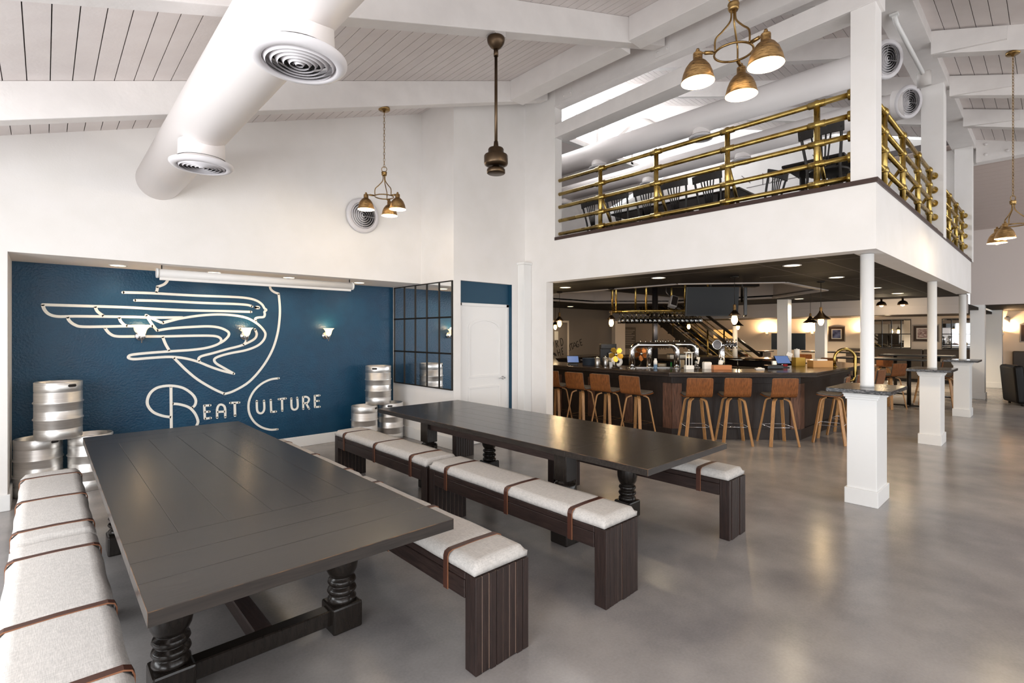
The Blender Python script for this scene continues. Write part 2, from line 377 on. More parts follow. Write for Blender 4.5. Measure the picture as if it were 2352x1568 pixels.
# ================================================================ STRUCTURE
SL = .34
def zw(x): return 3.54 + SL * x           # west roof underside
ZR = zw(5.6)                               # roof height along the balcony girders
def zs(y): return ZR + SL * (y - 1.1)      # south roof underside
def ze(x): return ZR - SL * (x - 13.4)     # east roof underside
def poly_y(pts, y0, y1):                   # polygon in xz extruded along y
    n = len(pts); m = MB()
    m.add([(x, y0, z) for x, z in pts] + [(x, y1, z) for x, z in pts],
          [tuple(range(n)), tuple(range(2 * n - 1, n - 1, -1))] + [(i, n + i, n + (i + 1) % n, (i + 1) % n) for i in range(n)]); return m
def poly_x(pts, x0, x1):                   # polygon in yz extruded along x
    n = len(pts); m = MB()
    m.add([(x0, y, z) for y, z in pts] + [(x1, y, z) for y, z in pts],
          [tuple(range(n)), tuple(range(2 * n - 1, n - 1, -1))] + [(i, n + i, n + (i + 1) % n, (i + 1) % n) for i in range(n)]); return m

struct('floor', MB().box(-2.5, -5.4, -.12, 22.4, 11, 0), 'concrete', 'polished grey mottled concrete floor', 'floor')
# west and south walls with shop windows, behind and beside the camera
def windowed(axis, c0, c1, lo, hi, height, holes, z0, z1, name, label):
    m = MB()
    def bx(a, b, za, zb):
        if b - a < 1e-3: return
        if axis == 'x': m.box(c0, a, za, c1, b, zb)
        else: m.box(a, c0, za, b, c1, zb)
    bx(lo, hi, 0, z0); bx(lo, hi, z1, height); p = lo
    for a, b in holes: bx(p, a, z0, z1); p = b
    bx(p, hi, z0, z1)
    return struct(name, m, 'white_wall', label, 'wall')
windowed('x', -2.4, -2.2, -5.4, 6.6, 2.8, [(-4.5, -1.9), (-1.1, 1.5), (2.3, 4.9)], .55, 2.6, 'wall_west', 'white west wall with wide shop windows')
windowed('y', -5.4, -5.2, -2.4, 22.3, 3.4, [(x - 1.4, x + 1.4) for x in (.6, 4.2, 7.8, 11.4, 15.0)], .6, 3.1, 'wall_south', 'white south wall with tall windows behind the camera')
# wall above the niche, niche, mirror wall, door wall
struct('wall_niche_header', poly_y([(-2.4, 0), (-.25, 0), (-.25, 2.385), (4.2, 2.385), (4.2, zw(4.2) + .05), (-2.4, zw(-2.4) + .05)], 6.564, 7.40), 'white_wall', 'tall white wall above the blue niche with sloping top', 'wall')
wall_blue = struct('wall_niche_back', MB().box(-.35, 7.40, 0, 4.3, 7.52, 2.5), 'blue_wall', 'dark blue niche wall with white painted winged figure mural', 'wall')
struct('wall_mirror_side', MB().box(4.2, 5.73, 0, 4.322, 7.4, zw(4.2) + .04), 'white_wall', 'white return wall carrying the gridded mirror', 'wall')
struct('wall_door', poly_y([(4.322, 2.385), (5.318, 2.385), (5.318, 0), (5.598, 0), (5.598, zw(5.6)), (4.322, zw(4.322))], 5.73, 5.79), 'white_wall', 'white wall above and beside the narrow white door', 'wall')
struct('trim_door_jamb', MB().box(5.308, 5.738, 0, 5.318, 5.80, 2.385), 'blue_flat', 'dark blue painted edge of the door recess', 'trim')
struct('wall_door_transom', MB().box(4.322, 5.79, 2.075, 5.318, 5.86, 2.40), 'blue_flat', 'dark blue panel above the white door', 'wall')
struct('wall_stub', poly_x([(5.27, 0), (5.9, 0), (5.9, ZR), (5.09, ZR), (5.09, 3.02), (5.27, 3.02)], 5.598, 5.75), 'white_wall', 'white pier wall between the door and the bar opening', 'wall')
m = MB().box(5.43, 5.585, 0, 5.595, 5.728, 2.70); m.box(5.41, 5.565, 2.70, 5.595, 5.728, 2.735)
struct('trim_pilaster', m, 'white_gloss', 'short square white pilaster with flat cap beside the door', 'trim', bevel=.004)
struct('wall_bar_west', MB().box(5.6, 5.9, 0, 5.75, 10.7, 6.3), 'white_wall', 'white wall closing the west side behind the door', 'wall')
struct('wall_north', MB().box(5.6, 10.7, 0, 22.2, 10.85, 3.0), 'greige_wall', 'grey brown wall with painted lettering behind the bar', 'wall')
struct('wall_east', MB().box(22, -5.2, 0, 22.15, 10.7, 2.5), 'beige_wall', 'cream far wall with booths, pictures and mirrors', 'wall')
struct('wall_hall_east', MB().box(17.05, -5.2, 2.34, 17.2, 1.46, ze(17.1) + .05), 'hall_wall', 'pale upper wall above the far right passage', 'wall')
def pier(name, x0, y0, x1, y1, h, label):
    o = sempty(name, label, 'column')
    MB().box(x0, y0, 0, x1, y1, h).build('shaft', 'white_gloss', o)
    MB().box(x0 - .02, y0 - .02, 0, x1 + .02, y1 + .02, .16).build('plinth', 'white_gloss', o, .004)
pier('wall_pier_near', 17.03, 1.19, 17.35, 1.46, 2.34, 'white square pier at the end of the far passage')
pier('wall_pier_far', 20.9, 1.08, 21.25, 1.44, 2.33, 'white square pier deep in the far passage')
# baseboards
def base(name, x0, y0, x1, y1, label, h=.15): struct(name, MB().box(x0, y0, 0, x1, y1, h), 'white_gloss', label, 'baseboard', bevel=.006)
base('baseboard_niche', -.25, 7.38, 4.2, 7.40, 'white baseboard along the blue mural wall')
base('baseboard_mirror', 4.175, 5.71, 4.2, 7.38, 'white baseboard below the gridded mirror', .17)
base('baseboard_mirror_end', 4.175, 5.705, 4.322, 5.73, 'white baseboard around the mirror wall end', .17)
base('baseboard_jamb', -.25, 6.55, -.23, 7.38, 'white baseboard on the left niche jamb')
base('baseboard_left', -2.2, 6.54, -.23, 6.564, 'white baseboard left of the niche')
# ---- mural
def stroke(parent, name, pts, y, w, material, rounded=True, depth=.002):
    pth = smooth_path([(x, 0, z) for x, z in pts], 5) if len(pts) > 2 else [Vector((x, 0, z)) for x, z in pts]
    m = MB(); n = len(pth); vv = []
    for i in range(n):
        t = (pth[min(i + 1, n - 1)] - pth[max(i - 1, 0)]).normalized(); nn = Vector((-t.z, 0, t.x))
        a = pth[i] + nn * w / 2; b_ = pth[i] - nn * w / 2
        vv += [(a.x, y - depth, a.z), (b_.x, y - depth, b_.z), (b_.x, y, b_.z), (a.x, y, a.z)]
    ff = [(0, 1, 2, 3), tuple(4 * (n - 1) + k for k in (3, 2, 1, 0))]
    for i in range(n - 1):
        for k in range(4): ff.append((4 * i + k, 4 * i + (k + 1) % 4, 4 * i + 4 + (k + 1) % 4, 4 * i + 4 + k))
    m.add(vv, ff)
    if rounded:
        for e in (pth[0], pth[-1]):
            k = 12; c = [(e.x + w / 2 * math.cos(2 * PI * q / k), e.z + w / 2 * math.sin(2 * PI * q / k)) for q in range(k)]
            m.add([(x, y - depth, z) for x, z in c] + [(x, y, z) for x, z in c], [tuple(range(k - 1, -1, -1)), tuple(range(k, 2 * k))] + [(i, (i + 1) % k, k + (i + 1) % k, k + i) for i in range(k)])
    return m.build(name, material, parent)
for i, p in enumerate(MURAL):
    letter = i >= 23
    big = i in (23, 24, 25, 33)
    stroke(wall_blue, 'mural_letter' if letter else 'mural_line', p, 7.40, .03 if (not letter or big) else .027, 'mural_paint', True, .002 + .00015 * i)
wn = bpy.data.objects['wall_north']
for i, p in enumerate(WALLTEXT):
    stroke(wn, 'painted_letter', p, 10.669 if max(q[0] for q in p) < 12.34 else 10.7, .075 if i == 0 else .03, 'sign_paint', False)
# ---- recessed lights
def downlight(x, y, z, label, group, power=14, r=.085, parent=None):
    t = thing('ceiling_downlight', label, 'downlight', (x, y, z), 0, group)
    MB().lathe([(r, -.004), (r * 1.18, -.006), (r * 1.2, 0), (r, 0)], 24, None, True, False).build('trim_ring', 'white_gloss', t)
    MB().lathe([(1e-4, -.003), (r, -.003)], 24, None, False, False).build('lens', 'downlight_glow', t)
    if power: lamp(t, (0, 0, -.04), power, (1, .8, .55), .06, math.radians(150))
    return t
for i, (x, y) in enumerate(((.6, 7.08), (1.54, 7.08), (2.42, 7.04), (3.43, 7.04))):
    downlight(x, y, 2.385, ('leftmost', 'second', 'third', 'rightmost')[i] + ' round downlight in the niche soffit over the mural', 'downlights over the blue mural', 7, .07)
# ---- mezzanine
mz = sempty('wall_balcony_fascia', 'white balcony parapet band above the bar', 'balcony')
MB().box(5.598, 1.12, 2.41, 5.80, 5.27, 3.02).build('west_fascia', 'white_wall', mz)
MB().box(5.80, 1.12, 2.41, 13.26, 1.34, 3.02).build('south_fascia', 'white_wall', mz)
MB().box(5.585, 1.105, 3.02, 5.80, 5.09, 3.065).build('west_edge_board', 'mezz_edge_wood', mz)
MB().box(5.80, 1.105, 3.02, 13.26, 1.30, 3.065).build('south_edge_board', 'mezz_edge_wood', mz)
struct('floor_balcony', MB().box(5.8, 1.3, 2.93, 13.4, 10, 3.03), 'bench_rail_wood', 'dark wooden balcony floor', 'floor')
# dark ceiling over the bar with octagonal recess
OCT = [(8.6, 2.93), (10.7, 2.93), (12.1, 4.35), (12.1, 6.95), (10.7, 8.35), (8.6, 8.35), (7.58, 7.2), (7.58, 4.2)]
R0, R1, Q0, Q1 = 5.75, 14.6, 1.3, 10.7
cm = MB()
A, B_, C_, D_ = (R0, Q0), (R1, Q0), (R1, Q1), (R0, Q1)
for poly in ([A, B_, OCT[1], OCT[0]], [B_, OCT[2], OCT[1]], [B_, C_, OCT[3], OCT[2]], [C_, OCT[4], OCT[3]], [C_, D_, OCT[5], OCT[4]], [D_, OCT[6], OCT[5]], [D_, A, OCT[7], OCT[6]], [A, OCT[0], OCT[7]]):
    cm.prism(poly, 2.44, 2.50)
ceil_bar = struct('ceiling_bar', cm, 'dark_ceiling', 'dark brown tiled ceiling under the balcony with octagonal recess', 'ceiling')
for x in [6.35 + 1.22 * i for i in range(7)]:
    if x < 7.5 or x > 12.2: MB().box(x, Q0 + .05, 2.437, x + .012, Q1, 2.441).build('seam_strip', 'tile_seam', ceil_bar)
    else: MB().box(x, Q0 + .05, 2.437, x + .012, 2.9, 2.441).build('seam_strip', 'tile_seam', ceil_bar)
for y in (1.75, 2.36): MB().box(R0, y, 2.437, R1, y + .012, 2.441).build('seam_strip', 'tile_seam', ceil_bar)
for y in (2.97, 3.58, 4.19): MB().box(12.2, y, 2.437, R1, y + .012, 2.441).build('seam_strip', 'tile_seam', ceil_bar)
rm = MB(); lm_ = MB()
for i in range(8):
    p, q = Vector(OCT[i]).to_3d(), Vector(OCT[(i + 1) % 8]).to_3d(); d_ = (q - p).normalized(); nn = Vector((d_.y, -d_.x, 0))
    for mm, z0, z1, t0, t1 in ((rm, 2.44, 2.86, 0, .05), (lm_, 2.425, 2.465, -.03, .06)):
        a, b_, c, e = p - nn * t0 * -1, q + nn * t0, q + nn * t1, p + nn * t1
        a = p + nn * t0
        mm.add([(v.x, v.y, z) for z in (z0, z1) for v in (a, b_, c, e)], [(0, 1, 2, 3), (7, 6, 5, 4), (0, 4, 5, 1), (1, 5, 6, 2), (2, 6, 7, 3), (3, 7, 4, 0)])
rec = struct('ceiling_recess', rm, 'recess_grey', 'raised octagonal ceiling recess above the bar', 'ceiling')
lm_.build('lip', 'recess_grey', rec)
MB().prism(OCT, 2.86, 2.90).build('recess_panel', 'recess_grey', rec)
MB().box(7.7, 6.0, 2.5, 11.9, 6.25, 2.859).build('dark_beam', 'dark_ceiling', rec)
MB().box(-1.9, -.1, 2.52, 1.9, .1, 2.86, T(8.64, 5.22, 0) @ RZ(-PI / 4)).build('dark_beam', 'dark_ceiling', rec)
struct('trim_far_header', MB().box(14.6, 1.3, 2.07, 14.85, 10.7, 2.48), 'recess_grey', 'grey plank header beam across the far end of the bar room', 'trim')
MB().box(14.585, 1.3, 2.26, 14.6, 10.7, 2.275).build('moulding', 'recess_grey', bpy.data.objects['trim_far_header'])
MB().box(14.59, 1.3, 2.185, 14.6, 10.7, 2.195).build('moulding', 'recess_grey', bpy.data.objects['trim_far_header'])
struct('ceiling_far_room', MB().box(14.85, 1.3, 2.21, 22, 10.7, 2.28), 'dark_ceiling', 'low dark ceiling over the far booths', 'ceiling')
struct('ceiling_hall', MB().box(17.2, -5.2, 2.33, 22, 1.3, 2.40), 'dark_ceiling', 'dark ceiling in the far right passage', 'ceiling')
# ---- roofs: boards on rafters
PW = .128
def slab(name, quad, material, label, up=.03, th=.12):
    m = MB(); n = len(quad)
    m.add([(x, y, z + up) for x, y, z in quad] + [(x, y, z + up + th) for x, y, z in quad], [tuple(range(n)), tuple(range(2 * n - 1, n - 1, -1))] + [(i, n + i, n + (i + 1) % n, (i + 1) % n) for i in range(n)])
    return struct(name, m, material, label, 'ceiling')
g = .006; TH = .022
rw = slab('ceiling_west', [(-2.45, -5.4, zw(-2.45)), (-.9, -5.4, zw(-.9)), (5.6, 1.1, ZR), (5.6, 7.6, ZR), (-2.45, 7.6, zw(-2.45))], 'ceiling_gap', 'sloping white plank ceiling over the long tables')
x = -2.4
while x < 5.6:
    a, b_ = x + g / 2, min(x + PW, 5.6) - g / 2; y0 = max(-5.3, a - 4.5)
    MB().add([(a, y0, zw(a)), (b_, y0, zw(b_)), (b_, 7.5, zw(b_)), (a, 7.5, zw(a))] + [(a, y0, zw(a) + TH), (b_, y0, zw(b_) + TH), (b_, 7.5, zw(b_) + TH), (a, 7.5, zw(a) + TH)],
             [(0, 3, 2, 1), (4, 5, 6, 7), (0, 1, 5, 4), (1, 2, 6, 5), (2, 3, 7, 6), (3, 0, 4, 7)]).build('plank', 'ceiling_paint', rw)
    x += PW
rs = slab('ceiling_south', [(-.9, -5.4, zs(-5.4)), (19.9, -5.4, zs(-5.4)), (13.4, 1.1, ZR), (13.4, 8, zs(8)), (5.6, 8, zs(8)), (5.6, 1.1, ZR)], 'ceiling_gap', 'sloping white plank ceiling over the aisle and balcony')
y = -5.3
while y < 8:
    a, b_ = y + g / 2, y + .145 - g / 2
    x0 = a + 4.5 if a < 1.1 else 5.62; x1 = 13.4 + (1.1 - a) if a < 1.1 else 13.4
    MB().add([(x0, a, zs(a)), (x1, a, zs(a)), (x1, b_, zs(b_)), (x0, b_, zs(b_))] + [(x0, a, zs(a) + TH), (x1, a, zs(a) + TH), (x1, b_, zs(b_) + TH), (x0, b_, zs(b_) + TH)],
             [(0, 3, 2, 1), (4, 5, 6, 7), (0, 1, 5, 4), (1, 2, 6, 5), (2, 3, 7, 6), (3, 0, 4, 7)]).build('plank', 'ceiling_paint', rs)
    y += .145
re_ = slab('ceiling_east', [(13.45, 1.1, ze(13.45)), (19.9, -5.35, ze(19.9)), (19.9, 4, ze(19.9)), (13.45, 4, ze(13.45))], 'ceiling_gap', 'pale tan plank ceiling sloping down to the far right wall')
x = 13.45
while x < 17.1:
    a, b_ = x + g / 2, x + .145 - g / 2; y0 = 1.1 - (a - 13.4)
    MB().add([(a, y0, ze(a)), (b_, y0, ze(b_)), (b_, 4, ze(b_)), (a, 4, ze(a))] + [(a, y0, ze(a) + TH), (b_, y0, ze(b_) + TH), (b_, 4, ze(b_) + TH), (a, 4, ze(a) + TH)],
             [(0, 3, 2, 1), (4, 5, 6, 7), (0, 1, 5, 4), (1, 2, 6, 5), (2, 3, 7, 6), (3, 0, 4, 7)]).build('plank', 'east_roof_paint', re_)
    x += .145
slab('ceiling_north', [(5.6, 8, 6.3), (13.4, 8, 6.3), (13.4, 10.2, 6.3 - .75), (5.6, 10.2, 6.3 - .75)], 'ceiling_paint', 'grey plank ceiling north of the clerestory', 0)
# ---- rafters and girders
RD = .29; BW = .14
def rafter_w(y, label, x0=-2.3, x1=5.55):
    m = poly_y([(x0, zw(x0) - RD), (x1, zw(x1) - RD), (x1, zw(x1) - .001), (x0, zw(x0) - .001)], y, y + BW)
    return struct('ceiling_beam', m, 'beam_paint', label, 'beam', bevel=.006)
rafter_w(5.19, 'white sloping rafter nearest the niche wall')
rafter_w(3.24, 'middle white sloping rafter carrying the bladeless fan')
rafter_w(1.24, 'white sloping rafter carrying the near chandelier')
rafter_w(-.8, 'white sloping rafter behind the camera', -2.3, 3.6)
def block(y0, y1, label):
    struct('ceiling_beam', MB().box(4.78, y0, zw(4.78) - .27, 5.02, y1, zw(4.78) + .06), 'beam_paint', label, 'beam', bevel=.004)
block(3.38, 5.19, 'white blocking beam between the niche rafter and the fan rafter')
block(1.38, 3.24, 'white blocking beam between the fan rafter and the chandelier rafter')
gb = struct('ceiling_beam', MB().box(5.598, 1.05, 5.01, 5.73, 5.09, ZR + .02), 'beam_paint', 'white girder running above the balcony front', 'beam', bevel=.004)
MB().box(5.585, 1.05, 5.01, 5.598, 5.09, 5.04).build('bead', 'beam_paint', gb)
for y in (4.85, 3.3, 1.4):
    pl = MB().box(5.59, y - .1, 5.06, 5.598, y + .1, 5.36).build('steel_plate', 'beam_paint', gb)
    for dy in (-.06, .06):
        for z in (5.12, 5.3): MB().lathe([(.014, 0), (.012, .012), (1e-4, .014)], 8, T(5.59, y + dy, z) @ Matrix.Rotation(-PI / 2, 4, 'Y')).build('bolt', 'beam_paint', pl)
m = MB(); ya, yb = 1.1, 5.09; za, zb = 4.69, 4.555
m.add([(xx, yy, zz + h) for yy, zz in ((ya, za), (yb, zb)) for xx, h in ((5.598, 0), (5.86, 0), (5.86, .2), (5.598, .2))], [(0, 1, 2, 3), (7, 6, 5, 4), (0, 4, 5, 1), (1, 5, 6, 2), (2, 6, 7, 3), (3, 7, 4, 0)])
struct('ceiling_beam', m, 'beam_paint', 'white lower tie beam above the brass balcony railing', 'beam', bevel=.004)
gd = struct('ceiling_beam', MB().box(5.6, 1.06, 5.27, 13.5, 1.40, 5.62), 'beam_paint', 'long white girder along the right side of the balcony', 'beam', bevel=.004)
for k, x in enumerate((6.55, 8.17, 9.79, 11.4)):
    xx0 = -5.3
    m = poly_x([(xx0, zs(xx0) - RD), (1.06, zs(1.06) - RD), (1.06, zs(1.06)), (xx0, zs(xx0))], x, x + BW)
    bo = struct('ceiling_beam', m, 'beam_paint', ('first', 'second', 'third', 'fourth')[k] + ' white rafter over the right aisle from the corner column', 'beam', bevel=.004)
    g0 = x - .04
    poly_x([(1.06, zs(1.06) - .02), (.38, zs(.38) - .02), (.38, zs(.38) - .17), (1.06, zs(1.06) - .31)], g0, x).build('gusset', 'beam_paint', bo)
    m = poly_x([(1.40, zs(1.4) - RD), (7.95, zs(7.95) - RD), (7.95, zs(7.95)), (1.40, zs(1.4))], x, x + BW)
    struct('ceiling_beam', m, 'beam_paint', ('first', 'second', 'third', 'fourth')[k] + ' white rafter above the balcony from the front girder', 'beam')
tb = struct('ceiling_beam', MB().box(13.4, -5.2, 4.98, 13.6, 1.06, 5.44), 'beam_paint', 'white tie beam with bolts across the far end of the aisle', 'beam')
for y in (.92, .62):
    for z in (5.1, 5.3): MB().lathe([(.03, 0), (.03, .02), (1e-4, .025)], 8, T(13.4, y, z) @ Matrix.Rotation(-PI / 2, 4, 'Y')).build('bolt', 'beam_paint', tb)
struct('wall_balcony_east', poly_x([(-.25, 5.0), (1.4, 5.0), (1.4, 3.03), (8, 3.03), (10, 3.03), (10, 5.6), (8, 6.3), (8, zs(8)), (1.1, ZR)], 13.6, 13.72), 'white_wall', 'white boarded gable wall at the far end of the balcony', 'wall')
we = bpy.data.objects['wall_balcony_east']
for p, q in GABLE_LINES:
    a, b_ = Vector((13.598, p[0], p[1])), Vector((13.598, q[0], q[1]))
    MB().strip([a, b_], (0, (b_ - a).z, -(b_ - a).y), .018, .004).build('board_joint', 'ceiling_gap', we)
struct('wall_balcony_north', MB().box(5.75, 10, 3.03, 13.6, 10.12, 5.75), 'white_wall', 'white wall at the back of the balcony', 'wall')
struct('wall_gable_west', poly_x([(1.1, ZR), (8, ZR), (8, zs(8)), (1.1, ZR + .01)], 5.76, 5.84), 'white_wall', 'white triangular gable above the balcony front girder', 'wall')
cl = sempty('window_1', 'bright clerestory window band above the balcony', 'window')
for x in (5.7, 7.25, 8.8, 10.35, 11.9, 13.3): MB().box(x - .05, 7.95, 6.3, x + .05, 8.08, zs(8)).build('mullion', 'white_gloss', cl)
MB().box(5.6, 7.95, 6.26, 13.4, 8.1, 6.36).build('sill', 'white_gloss', cl); MB().box(5.6, 7.95, zs(8) - .1, 13.4, 8.08, zs(8)).build('head', 'white_gloss', cl)
MB().box(5.6, 7.97, 6.95, 13.4, 8.05, 7.0).build('transom', 'white_gloss', cl)
for xa, xb in ((5.75, 7.2), (7.3, 8.75), (8.85, 10.3), (10.4, 11.85), (11.95, 13.25)): MB().box(xa, 8.17, 6.36, xb, 8.178, zs(8) - .1).build('pane', 'glass', cl)
for x0 in (7.3, 10.4): MB().strip([(x0, 7.8, 6.3), (x0 + 1.4, 7.8, 7.4)], (0, 1, 0), .08, .08).build('brace', 'beam_paint', cl)
# ---- upper columns
struct('wall_column_corner', MB().box(5.612, 1.125, 3.03, 5.84, 1.325, 5.45), 'white_wall', 'square white column at the balcony corner', 'column', bevel=.004)
struct('wall_column_middle', MB().box(9.55, 1.1, 3.03, 9.80, 1.36, 5.27), 'white_wall', 'square white column in the middle of the right balcony side', 'column', bevel=.004)
struct('wall_column_end', MB().box(13.2, 1.1, 3.03, 13.45, 1.36, 5.27), 'white_wall', 'square white column at the far end of the right balcony side', 'column', bevel=.004)
# ================================================================ TABLES
def turned_leg(t, x, y, ztop):
    l = MB()
    prof = [(.046, .135), (.058, .14), (.066, .155), (.066, .165), (.055, .18), (.052, .186), (.062, .194), (.068, .207), (.064, .22), (.052, .23), (.050, .235), (.060, .243), (.066, .256), (.062, .27), (.050, .28),
            (.050, .285), (.060, .295), (.070, .32), (.076, .36), (.077, .40), (.077, .455), (.066, .468), (.052, .475), (.052, .49)]
    prof = [(r_ * 1.16, z_) for r_, z_ in prof]
    l.lathe(prof, 28, T(x, y, 0)); leg = l.build('leg', 'leg_wood', t)
    MB().box(x - .084, y - .084, 0, x + .084, y + .084, .145).build('foot_block', 'leg_wood', leg, .012, 2)
    MB().box(x - .065, y - .065, .485, x + .065, y + .065, ztop).build('top_block', 'leg_wood', leg, .006, 1)
    return leg
def long_table(x0, x1, y0, y1, lx, ly, th, label, ends):
    t = thing('trestle_table', label, 'table', ((x0 + x1) / 2, (y0 + y1) / 2, 0))
    cx, cy = (x0 + x1) / 2, (y0 + y1) / 2; w, L = (x1 - x0) / 2, (y1 - y0) / 2
    z1 = .757; z0 = z1 - th; e = .0005
    ys = -L
    for k, d_ in enumerate(ends[0]): MB().box(-w, ys + e, z0, w, ys + d_ - e, z1).build('cross_plank', 'table_wood_cross', t, .001, 1); ys += d_
    ye = L
    for k, d_ in enumerate(ends[1]): MB().box(-w, ye - d_ + e, z0, w, ye - e, z1).build('cross_plank', 'table_wood_cross', t, .001, 1); ye -= d_
    n = 6
    for i in range(n): MB().box(-w + 2 * w * i / n + (e if i else 0), ys + e, z0, -w + 2 * w * (i + 1) / n - (e if i < n - 1 else 0), ye - e, z1).build('plank', 'table_wood', t, .001, 1)
    q_ = .0004; ew = MB().box(-w - q_, -L - q_, z1 - .002, w + q_, -L + .001, z1 + .0004); ew.box(w - .001, -L, z1 - .002, w + q_, L, z1 + .0004); ew.box(-w - q_, -L, z1 - .002, -w + .001, L, z1 + .0004); ew.box(-w - q_, -L - q_, z0, -w + .001, -L + .001, z1); ew.box(w - .001, -L - q_, z0, w + q_, -L + .001, z1); ew.build('worn_edge', 'worn_edge', t)
    xs = [a - cx for a in lx]; yy = [a - cy for a in ly]
    for a in xs:
        for b_ in yy: turned_leg(t, a, b_, z0)
    for a in xs: MB().box(a - .022, yy[0], z0 - .095, a + .022, yy[1], z0).build('apron', 'bench_rail_wood', t, .004, 1)
    for b_ in yy: MB().box(xs[0], b_ - .022, z0 - .095, xs[1], b_ + .022, z0).build('apron', 'leg_wood', t, .004, 1)
    for b_ in yy: MB().box(xs[0] + .07, b_ - .04, .04, xs[1] - .07, b_ + .04, .125).build('stretcher', 'leg_wood', t, .006, 1)
    mx = (xs[0] + xs[1]) / 2
    MB().box(mx - .045, yy[0] + .04, .04, mx + .045, yy[1] - .04, .125).build('centre_stretcher', 'bench_rail_wood', t, .006, 1)
    for a in (xs[0] + .25, xs[1] - .25):
        for s_, b_ in ((-1, yy[0]), (1, yy[1])):
            y2 = s_ * (L - .06)
            m = poly_x([(b_, z0 - .07), (y2 - s_ * .1, z0 - .07), (y2, z0 - .02), (y2, z0), (b_, z0)], a - .035, a + .035); m.build('slide_bracket', 'leg_wood', t, .004, 1)
    return t
long_table(.236, 1.414, 1.93, 5.55, (.42, 1.22), (2.715, 4.765), .05, 'large near black trestle table in front of the keg stack', ((.235, .215, .24), (.24, .22)))
long_table(2.84, 3.985, 1.78, 5.35, (2.99, 3.83), (2.61, 4.52), .045, 'black trestle table nearer the bar and white door', ((.265, .44), (.265, .42)))
# ================================================================ BENCHES
def bench(x0, x1, y0, y1, label):
    cx, cy = (x0 + x1) / 2, (y0 + y1) / 2; w = (x1 - x0) / 2; L = (y1 - y0) / 2
    t = thing('bench', label, 'bench', (cx, cy, 0), 0, 'dark wooden benches beside the long tables'); H_ = .468; e = .0026; n = 8
    for s_ in (-1, 1):
        ya, yb = (-L, -L + .085) if s_ < 0 else (L - .085, L)
        for i in range(n):
            a, b_ = -w + 2 * w * i / n, -w + 2 * w * (i + 1) / n; dz = .0; dy = .002 * ((i * 5 + int(x0 * 10)) % 4 - 1.5)
            sl = MB().box(a + e, ya + (dy if s_ < 0 else 0), 0, b_ - e, yb + (dy if s_ > 0 else 0), H_).build('slat', 'bench_wood', t, .003, 1)
    for s_ in (-1, 1): MB().box(-w + .006, s_ * (L - .006), .004, w - .006, s_ * (L - .079), H_ - .0035).build('glue_core', 'worn_groove', t)
    for i in range(4):
        a, b_ = -w + 2 * w * i / 4, -w + 2 * w * (i + 1) / 4
        MB().box(a + e, -L + .087, H_ - .035, b_ - e, L - .087, H_).build('seat_plank', 'bench_rail_wood', t, .003, 1)
    for s_ in (-1, 1): MB().box(s_ * w, -L + .087, H_ - .125, s_ * (w - .04), L - .087, H_ - .036).build('side_rail', 'bench_rail_wood', t, .003, 1)
    return t
def cushion(x0, x1, y0, y1, label, straps, seed=0):
    cx, cy = (x0 + x1) / 2, (y0 + y1) / 2; w = (x1 - x0) / 2; L = (y1 - y0) / 2; t = thing('bench_cushion', label, 'cushion', (cx, cy, .4690), 0, 'linen cushions strapped to the benches')
    rr = random.Random(seed); nx, ny = 12, 76; Th = .062; vv = []; ff = []
    def dent(y): return sum(math.exp(-((y - s_) / .02) ** 2) for s_ in straps)
    def top(i, j, side):
        u = -1 + 2 * i / nx; y = -L + 2 * L * j / ny; v = y / L
        cr = min(1, (1 - abs(u)) * w / .03); ce = min(1, (1 - abs(v)) * L / .03)
        rd = math.sqrt(max(0, 1 - (1 - cr) ** 2)) * math.sqrt(max(0, 1 - (1 - ce) ** 2))
        hgt = .5 * Th + .5 * Th * rd + .006 * (1 - u * u) * rd - .007 * dent(y) * rd + .0016 * math.sin(y * 11 + seed) * rd
        xo = u * (w - .004 * dent(y)) + .002 * math.sin(y * 17 + seed * 2) * abs(u)
        if side: return (xo * (.985 if abs(u) > .99 else 1), y * (.998 if abs(v) > .999 else 1), 0.004)
        return (xo, y, hgt)
    for side in (0, 1):
        for j in range(ny + 1):
            for i in range(nx + 1): vv.append(top(i, j, side))
    K = (nx + 1) * (ny + 1); id_ = lambda i, j, s_: s_ * K + j * (nx + 1) + i
    for j in range(ny):
        for i in range(nx):
            ff.append((id_(i, j, 0), id_(i + 1, j, 0), id_(i + 1, j + 1, 0), id_(i, j + 1, 0))); ff.append((id_(i, j + 1, 1), id_(i + 1, j + 1, 1), id_(i + 1, j, 1), id_(i, j, 1)))
    for j in range(ny):
        ff.append((id_(0, j + 1, 0), id_(0, j + 1, 1), id_(0, j, 1), id_(0, j, 0))); ff.append((id_(nx, j, 0), id_(nx, j, 1), id_(nx, j + 1, 1), id_(nx, j + 1, 0)))
    for i in range(nx):
        ff.append((id_(i, 0, 0), id_(i, 0, 1), id_(i + 1, 0, 1), id_(i + 1, 0, 0))); ff.append((id_(i + 1, ny, 0), id_(i + 1, ny, 1), id_(i, ny, 1), id_(i, ny, 0)))
    m = MB(); m.add(vv, ff, True); pad = m.build('pad', 'linen', t)
    for s_ in straps:
        wo = w + .0035; zt = Th + .0005
        pth = [(-wo, s_, -.128), (-wo, s_, .034), (-wo + .007, s_, zt - .010), (-wo + .028, s_, zt - .001), (0, s_, zt + .002), (wo - .028, s_, zt - .001), (wo - .007, s_, zt - .010), (wo, s_, .034), (wo, s_, -.128)]
        so = MB().strip(pth, (0, 1, 0), .036, .005).build('strap', 'strap_leather', t)
        MB().strip([(p[0], p[1] - .0184, p[2]) for p in pth], (0, 1, 0), .0025, .0052).build('strap_edge', 'strap_edge', so)
    return t
BX = ((-.135, .215), (1.495, 1.85), (2.42, 2.765), (3.935, 4.235))
